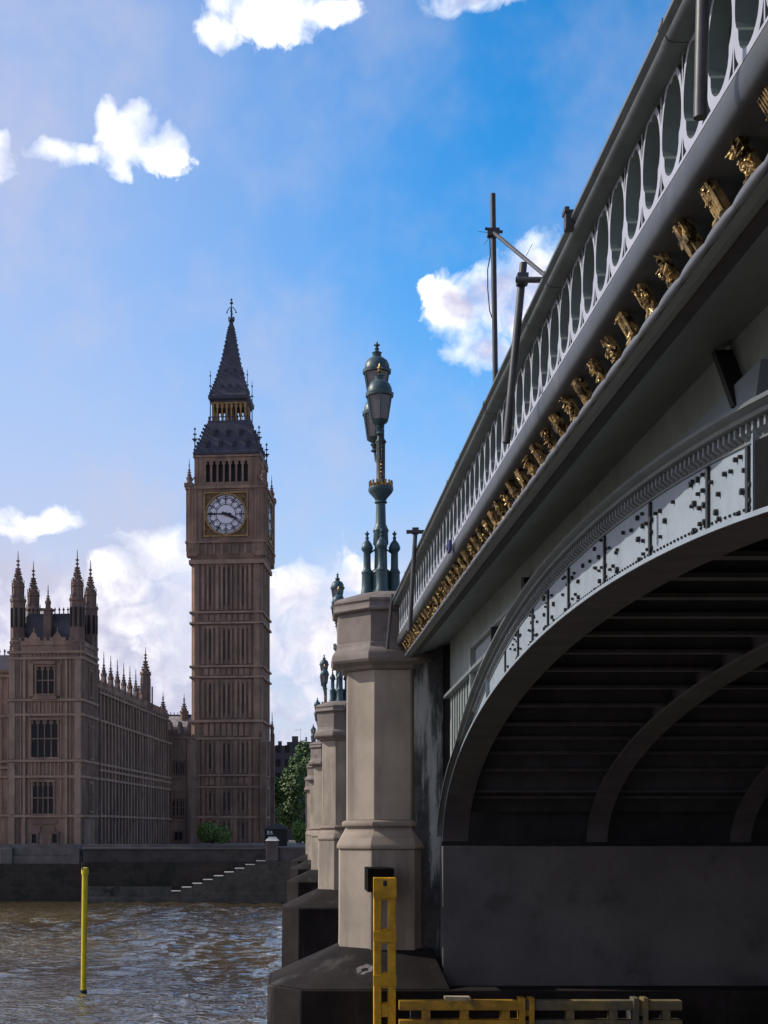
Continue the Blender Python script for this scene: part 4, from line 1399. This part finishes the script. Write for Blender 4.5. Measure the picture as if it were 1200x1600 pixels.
four(cside)
mb.build("stage_moulding", M_LIME, TW, 0)
dk.build("blind_arcade", M_LIMD, TW, 0)


def disc(mb, rot, cx, cz, r, y0, y1, n=48, r_in=0.0):
    if r_in == 0:
        mb.loft([[rot(cx + r * math.cos(2 * math.pi * i / n), y, cz + r * math.sin(2 * math.pi * i / n)) for i in range(n)] for y in (y0, y1)])
    else:
        for i in range(n):
            a, b = 2 * math.pi * i / n, 2 * math.pi * (i + 1) / n
            q = []
            for y in (y0, y1):
                q.append([rot(cx + rr * math.cos(t), y, cz + rr * math.sin(t)) for rr, t in ((r_in, a), (r, a), (r, b), (r_in, b))])
            mb.loft(q, cap=True)


def bar(mb, rot, cx, cz, ang, r0, r1, w0, w1, y0, y1):
    """radial bar; ang clockwise from 12, seen from outside"""
    s, c = math.sin(ang), math.cos(ang)
    q = []
    for y in (y0, y1):
        q.append([rot(cx + r * s + o * c, y, cz + r * c - o * s) for r, o in ((r0, -w0), (r0, w0), (r1, w1), (r1, -w1))])
    mb.loft(q)


CZ = 55.95
for k, (rz) in enumerate((0, math.pi / 2)):
    ca, sa = round(math.cos(rz)), round(math.sin(rz))
    rot = lambda x, y, z, ca=ca, sa=sa: (x * ca - y * sa, x * sa + y * ca, z)
    Y0 = -CH - .10
    fr = MB()
    for (x0, x1, z0, z1) in ((-3.95, 3.95, CZ - 3.95, CZ - 3.72), (-3.95, 3.95, CZ + 3.72, CZ + 3.95), (-3.95, -3.72, CZ - 3.72, CZ + 3.72), (3.72, 3.95, CZ - 3.72, CZ + 3.72)):
        rbox(fr, rot, x0, x1, Y0 - .22, -CH, z0, z1)
    disc(fr, rot, 0, CZ, 3.72, Y0 - .26, -CH - .02, 64, 3.46)
    dial = MB()
    disc(dial, rot, 0, CZ, 3.46, Y0 - .06, -CH + .02, 64)
    face = dial.build("clock_face", M_DIAL, TW, 0)
    fr.build("gilt_frame", M_TGOLD, face, 0)
    sp_ = MB()
    rbox(sp_, rot, -3.72, 3.72, -CH - .05, -CH + .02, CZ - 3.72, CZ + 3.72)
    for sx in (-1, 1):
        for sz in (-1, 1):
            disc(sp_, rot, sx * 3.05, CZ + sz * 3.05, .42, Y0 - .06, -CH, 12)
    sp_.build("spandrel_carving", mat("dull_gilt_carving", (.17, .105, .05), .7, var=.5, scale=3, bump=.6, bscale=8, bdist=.05), face, 0)
    iw = MB()
    ya, yb = Y0 - .10, Y0 - .061
    for (ro, ri) in ((3.46, 3.36), (2.92, 2.84), (2.86, 2.80), (1.78, 1.66), (2.06, 2.0)):
        disc(iw, rot, 0, CZ, ro, ya, yb, 64, ri)
    for h in range(12):
        a = h * math.pi / 6
        bar(iw, rot, 0, CZ, a, 1.7, 3.4, .075, .085, ya - .004, yb)
        # numeral strokes in the ring, three to a division
        for o_ in (-.16, -.11, -.055, .055, .11, .16) if h % 2 else (-.13, -.07, .07, .13):
            bar(iw, rot, 0, CZ, a + o_, 2.42, 2.80, .03, .036, ya - .002, yb)
    for mi in range(60):
        a = mi * math.pi / 30
        bar(iw, rot, 0, CZ, a, 2.92, 3.36, .018, .02, ya - .006, yb)
        bar(iw, rot, 0, CZ, a + math.pi / 60, 3.06, 3.22, .05, .055, ya - .003, yb)
    iw.build("numeral_ring", M_INK, face, 0)
    hd = MB()
    bar(hd, rot, 0, CZ, R(273), -1.0, 3.25, .17, .06, ya - .16, ya - .10)
    bar(hd, rot, 0, CZ, R(93), .35, 1.0, .26, .2, ya - .165, ya - .10)
    hd.build("minute_hand", M_INK, face, 0)
    hd = MB()
    bar(hd, rot, 0, CZ, R(113), -.75, 1.2, .20, .26, ya - .24, ya - .17)
    bar(hd, rot, 0, CZ, R(113), 1.2, 1.75, .30, .16, ya - .24, ya - .17)
    bar(hd, rot, 0, CZ, R(113), 1.75, 2.6, .15, .04, ya - .24, ya - .17)
    disc(hd, rot, 0, CZ, .32, ya - .26, ya - .1, 16)
    hd.build("hour_hand", M_INK, face, 0)

# corner pinnacles and belfry
BH = 5.75
mb = MB().box(-BH, BH, -BH, BH, 60.6, 61.3)
mb.box(-BH + .9, BH - .9, -BH + .9, BH - .9, 61.2, 66.6)
mb.build("belfry_core", M_BOLT, TW, 0)
mb = MB()


def bside(rot, k):
    e = k % 2 * .003
    for u in (-4.85, 4.85):
        rbox(mb, rot, u - .9 - e, u + .9 + e, -BH - .02, -BH + .95, 61.0, 66.4)
        for v in (-.45, .45):
            rbox(mb, rot, u + v - .1, u + v + .1, -BH - .16, -BH, 61.2, 66.2)
    rbox(mb, rot, -4, 4, -BH - .02, -BH + .5, 60.9, 62.0)
    rbox(mb, rot, -4, 4, -BH - .02, -BH + .5, 65.7, 66.4)
    for i in range(8):
        u = -3.95 + 7.9 * i / 7
        rbox(mb, rot, u - .17, u + .17, -BH - .06, -BH + .45, 62.0, 65.7)
        if i < 7:
            uu = u + 7.9 / 14
            for s in (-1, 1):
                rbox(mb, rot, min(uu + s * .2, uu + s * .4), max(uu + s * .2, uu + s * .4), -BH, -BH + .4, 65.1, 65.7)
    rbox(mb, rot, -BH - .25 + e, BH + .25 - e, -BH - .3, -BH + .3, 66.4, 66.75)


four(bside)
mb.build("belfry", M_LIME, TW, 0)
for sx in (-1, 1):
    for sy in (-1, 1):
        mb = MB()
        spirelet(mb, sx * (CH - .25), sy * (CH - .25), 60.8, .42, 62.6, 64.4, 65.6, 6, 4)
        mb.tube((sx * (CH - .3), sy * (CH - .3), 61.6), (sx * (BH - .1), sy * (BH - .1), 63.2), .16, .14, 6)
        mb.box(sx * (CH - .25) - .8, sx * (CH - .25) + .8, sy * (CH - .25) - .8, sy * (CH - .25) + .8, 60.9, 61.6)
        mb.build("corner_pinnacle", M_LIMD, TW, 0)


def sq(h, z):
    return [(-h, -h, z), (h, -h, z), (h, h, z), (-h, h, z)]


rf = MB().loft([sq(5.8, 66.75), sq(6.05, 66.9), sq(6.05, 67.4), sq(5.75, 67.6), sq(4.75, 70.3), sq(3.9, 73.0)])
rf = rf.build("lower_roof", M_SLATE, TW, 0)
dm = MB()
dp = MB()


def dside(rot, k):
    for z, h, us in ((68.3, 5.5, (-3.6, -1.2, 1.2, 3.6)), (70.5, 4.68, (-2.3, 0, 2.3))):
        for u in us:
            yo = -h - .12
            rbox(dm, rot, u - .32, u + .32, yo, yo + 1.0, z, z + .9)
            dm.loft([[rot(u - .4, yo - .05, z + .9), rot(u + .4, yo - .05, z + .9), rot(u + .4, yo + 1.0, z + .9), rot(u - .4, yo + 1.0, z + .9)], [rot(u - .05, yo - .05, z + 1.5), rot(u + .05, yo - .05, z + 1.5), rot(u + .05, yo + 1.0, z + 1.5), rot(u - .05, yo + 1.0, z + 1.5)]])
            rbox(dp, rot, u - .2, u + .2, yo - .03, yo + .02, z + .1, z + .8)


four(dside)
dm.build("dormer", M_SLATE, rf, 0)
dp.build("dormer_opening", M_BOLT, rf, 0)
cr = MB()
for sx in (-1, 1):
    for sy in (-1, 1):
        for i in range(8):
            t = i / 8
            h = 5.75 + (3.9 - 5.75) * t + .05
            z = 67.6 + 5.4 * t
            cr.box(sx * h - .16, sx * h + .16, sy * h - .16, sy * h + .16, z, z + .38)
cr.build("crockets", M_SLATE, rf, 0)


def finial_post(cx, cy, z0, z1, s=1.0):
    mb = MB().tube((cx, cy, z0), (cx, cy, z1), .13 * s, .05 * s, 6)
    h = z1 - z0
    for q, r_ in ((.55, .42), (.72, .26), (.9, .16)):
        z = z0 + h * q
        mb.box(cx - r_ * s, cx + r_ * s, cy - .07, cy + .07, z, z + .18 * s)
        mb.box(cx - .07, cx + .07, cy - r_ * s, cy + r_ * s, z, z + .18 * s)
    mb.box(cx - .22 * s, cx + .22 * s, cy - .22 * s, cy + .22 * s, z0 + h * .5, z0 + h * .55)
    return mb


for sx in (-1, 1):
    for sy in (-1, 1):
        finial_post(sx * 5.75, sy * 5.75, 66.8, 71.9, 1.2).build("roof_finial", M_SLATE, TW, 0)
        finial_post(sx * 3.35, sy * 3.35, 72.4, 82.6, 1.0).build("lantern_finial", M_SLATE, TW, 0)
# open lantern stage with gilded arcade
mb = MB()
mb.box(-3.75, 3.75, -3.75, 3.75, 73.0, 73.5)
mb.box(-3.3, 3.3, -3.3, 3.3, 77.0, 78.3)
mb.build("lantern_floor", M_SLATE, TW, 0)
mb, dk = MB(), MB()


def lside(rot, k):
    for i in range(8):
        u = -2.95 + 5.9 * i / 7
        rbox(mb, rot, u - .13, u + .13, -3.1, -2.75, 73.5, 77.2)
        if i < 7:
            uu = u + 5.9 / 14
            for s in (-1, 1):
                rbox(mb, rot, min(uu + s * .14, uu + s * .32), max(uu + s * .14, uu + s * .32), -3.0, -2.8, 76.0, 77.2)
    rbox(mb, rot, -3.1, 3.1, -3.12, -2.8, 76.7, 77.2)
    for i in range(9):
        u = -3.4 + 6.8 * i / 8
        rbox(dk, rot, u - .06, u + .06, -3.7, -3.6, 73.5, 74.3)
    rbox(dk, rot, -3.65, 3.65, -3.7, -3.6, 74.1, 74.25)


four(lside)
mb.build("lantern_arcade", M_TGOLD, TW, 0)
dk.build("gallery_rail", M_SLATE, TW, 0)
mb = MB().oct(0, 0, [(1.1, 73.5), (1.1, 77)], 8)
mb.build("lamp_housing", M_LIMD, TW, 0)
mb = MB().loft([sq(3.35, 77.2), sq(3.7, 77.5), sq(3.7, 78.1), sq(3.45, 78.4), sq(2.55, 81.2), sq(1.55, 85.2), sq(.85, 89.2), sq(.42, 91.6), sq(.26, 92.6)])
spi = mb.build("spire", M_SLATE, TW, 0)
cr = MB()
prof = [(3.45, 78.4), (2.55, 81.2), (1.55, 85.2), (.85, 89.2), (.42, 91.6)]
for (h0, z0), (h1, z1) in zip(prof[:-1], prof[1:]):
    for i in range(5):
        t = i / 5
        h, z = h0 + (h1 - h0) * t, z0 + (z1 - z0) * t
        for sx in (-1, 1):
            for sy in (-1, 1):
                cr.box(sx * h - .10, sx * h + .10, sy * h - .10, sy * h + .10, z, z + .26)
cr.build("crockets", M_SLATE, spi, 0)
dm = MB()


def ddside(rot, k):
    for z, h, us in ((79.6, 3.05, (-1.4, 0, 1.4)), (82.8, 2.15, (-.8, .8))):
        for u in us:
            rbox(dm, rot, u - .2, u + .2, -h - .1, -h + .6, z, z + .6)


four(ddside)
dm.build("dormer", M_SLATE, spi, 0)
mb = MB().tube((0, 0, 93.2), (0, 0, 99.0), .2, .07, 8)
mb.oct(0, 0, [(.3, 93.4), (.55, 93.7), (.55, 94.1), (.3, 94.3)], 8)
for k in range(8):
    a = k * math.pi / 4
    mb.box(.5 * math.cos(a) - .08, .5 * math.cos(a) + .08, .5 * math.sin(a) - .08, .5 * math.sin(a) + .08, 94.0, 94.6)
for k in range(4):
    a = k * math.pi / 2
    p = [(0, 0, 97.0), (.35 * math.cos(a), .35 * math.sin(a), 96.9), (.7 * math.cos(a), .7 * math.sin(a), 96.3), (.85 * math.cos(a), .85 * math.sin(a), 95.8)]
    for q, r_ in zip(p[:-1], p[1:]):
        mb.tube(q, r_, .09, .08, 5)
    mb.ball((.85 * math.cos(a), .85 * math.sin(a), 95.7), .17, 6)
mb.ball((0, 0, 98.0), .32, 8).ball((0, 0, 98.8), .22, 8)
mb.tube((0, 0, 98.8), (0, 0, 99.3), .05, .03, 5)
mb.v = [(x, y, 92.2 + (z - 93.2) * .76) for x, y, z in mb.v]
mb.build("finial", M_SLATE, spi, 0)

# ------------------------------------------------------------------ far building, trees, bushes, kiosk
FB = thing("far_building", "dark flat roofed office block beyond the trees right of the clock tower", "building", (-1, 345, -2.2))
MB().box(-5.7, 14, 340, 356, -2.2, 20.2).box(-2.4, 14, 342, 354, 20.2, 21.2).build("wall", M_BULK, FB, 0)
mb = MB()
for i in range(9):
    for j in range(6):
        mb.box(-5 + i * 2.1, -3.9 + i * 2.1, 339.9, 340.02, 2 + j * 3.3, 3.8 + j * 3.3)
mb.build("window_grid", M_PANE, FB, 0)
for a, b, h in ((-4.5, -3.6, 23.4), (-1.2, .3, 24.6), (2, 2.4, 24.4), (3.6, 4.5, 23.8), (6, 7.5, 24.4)):
    MB().box(a, b, 341, 343, 20.2, h - 2.1).build("roof_stack", M_BULK, FB, 0)
MB().tube((.9, 341.5, 20.2), (.9, 341.5, 24.3), .05, .04, 5).tube((-.6, 341.5, 23.9), (.9, 341.5, 24.1), .04, .04, 5).build("aerial", M_BULK, FB, 0)


def foliage(lobes, n, size, seed):
    rr = random.Random(seed)
    mb = MB()
    tot = sum(l[3] * l[4] * l[5] for l in lobes)
    for (cx, cy, cz, rx, ry, rz) in lobes:
        m_ = int(n * rx * ry * rz / tot)
        for _ in range(m_):
            while True:
                p = Vector((rr.uniform(-1, 1), rr.uniform(-1, 1), rr.uniform(-1, 1)))
                if .25 < p.length < 1:
                    break
            p = p * (1 / max(p.length, .01)) * (p.length ** .45)
            c = Vector((cx + p.x * rx, cy + p.y * ry, cz + p.z * rz))
            nrm = (p + Vector((rr.uniform(-1, 1), rr.uniform(-1, 1), rr.uniform(-.3, 1.2)))).normalized()
            u = nrm.orthogonal().normalized()
            w_ = nrm.cross(u)
            a = rr.uniform(0, 6.28)
            u, w_ = u * math.cos(a) + w_ * math.sin(a), w_ * math.cos(a) - u * math.sin(a)
            s = size * rr.uniform(.6, 1.3)
            mb.add([c - u * s, c + w_ * s * .55, c + u * s, c - w_ * s * .55], [(0, 1, 2, 3)])
    return mb


def tree(name, label, x, y, h, lobes, n, size, m, seed, group=None):
    z0 = -2.2
    root = thing(name, label, "tree", (x, y, z0), 0, group)
    tr = MB().tube((x, y, z0), (x + .1, y, z0 + h * .45), .38, .26, 8)
    rr = random.Random(seed)
    for L in lobes[:6]:
        tr.tube((x + .1, y, z0 + h * (.3 + .12 * rr.random())), (x + L[0] * .7, y + L[1] * .7, z0 + L[2]), .14, .04, 6)
    tr.build("trunk", M_BARK, root, 0)
    foliage([(x + a, y + b, z0 + c, d, e, f) for a, b, c, d, e, f in lobes], n, size, seed).build("crown", m, root, 0)


def lobes(rx, rz, zc, n, seed):
    rr = random.Random(seed)
    out = []
    for i in range(n):
        a = rr.uniform(0, 6.28)
        q = rr.uniform(.25, .8)
        out.append((rx * q * math.cos(a), rx * q * math.sin(a), zc + rz * rr.uniform(-.75, .75), rx * rr.uniform(.3, .5), rx * rr.uniform(.3, .5), rz * rr.uniform(.22, .38)))
    return out


tree("plane_tree", "broad green plane tree just right of the clock tower foot", -2.0, 276, 16, lobes(5.4, 6.6, 9.2, 22, 1), 7500, .34, M_LEAF, 1, "trees beyond the bridge end")
tree("plane_tree", "darker taller plane tree behind, in front of the office block", 4.0, 306, 21, lobes(5.5, 6.0, 15.5, 15, 2), 5200, .4, M_LEAF, 2, "trees beyond the bridge end")
tree("plane_tree", "low dark tree half hidden by the tower's right edge", -6.6, 300, 16, lobes(3.2, 4.2, 10.0, 10, 4), 2600, .36, M_LEAF, 4, "trees beyond the bridge end")


def bush(label, x, y, rx, h, n, m, seed):
    root = thing("round_bush", label, "bush", (x, y, -2.2), 0, "bushes behind the river wall")
    st = MB()
    for k in range(5):
        a = k * 1.3
        st.tube((x, y, -2.2), (x + rx * .5 * math.cos(a), y + rx * .5 * math.sin(a), -2.2 + h * .6), .07, .03, 5)
    st.build("stem", M_BARK, root, 0)
    foliage([(x + rx * .55 * math.cos(k * 2.1), y + rx * .5 * math.sin(k * 2.1), -2.2 + h * (.42 + .05 * (k % 3)), rx * .55, rx * .55, h * .42) for k in range(6)] + [(x, y, -2.2 + h * .6, rx * .5, rx * .5, h * .4)], n, .22, seed).build("leaves", m, root, 0)


bush("round leafy bush with leaves coloured bright as sunlit in front of the clock tower", -14.2, 240, 3.0, 3.9, 2600, M_LEAFB, 11)
bush("bright green bush beside the bridge piers", .6, 238, 1.8, 4.2, 1600, M_LEAFB, 12)

KI = thing("ticket_kiosk", "small black kiosk with white signs at the foot of the clock tower", "kiosk", (-3.2, 205, -2.2))
MB().box(-4.6, -1.4, 204, 206.5, -2.2, .2).build("body", M_KIOSK, KI, 0)
MB().loft([[(-4.9, 203.7, .2), (-1.1, 203.7, .2), (-1.1, 206.8, .2), (-4.9, 206.8, .2)], [(-3.6, 204.8, 1.0), (-2.4, 204.8, 1.0), (-2.4, 205.7, 1.0), (-3.6, 205.7, 1.0)]]).build("roof", M_KIOSK, KI, 0)
MB().box(-4.25, -3.95, 203.95, 203.99, .0 - .35, .0).box(-3.8, -3.5, 203.95, 203.99, -.35, -.05).box(-4.3, -3.4, 203.95, 203.99, -.52, -.43).build("sign_marks", M_WHITE, KI, 0)
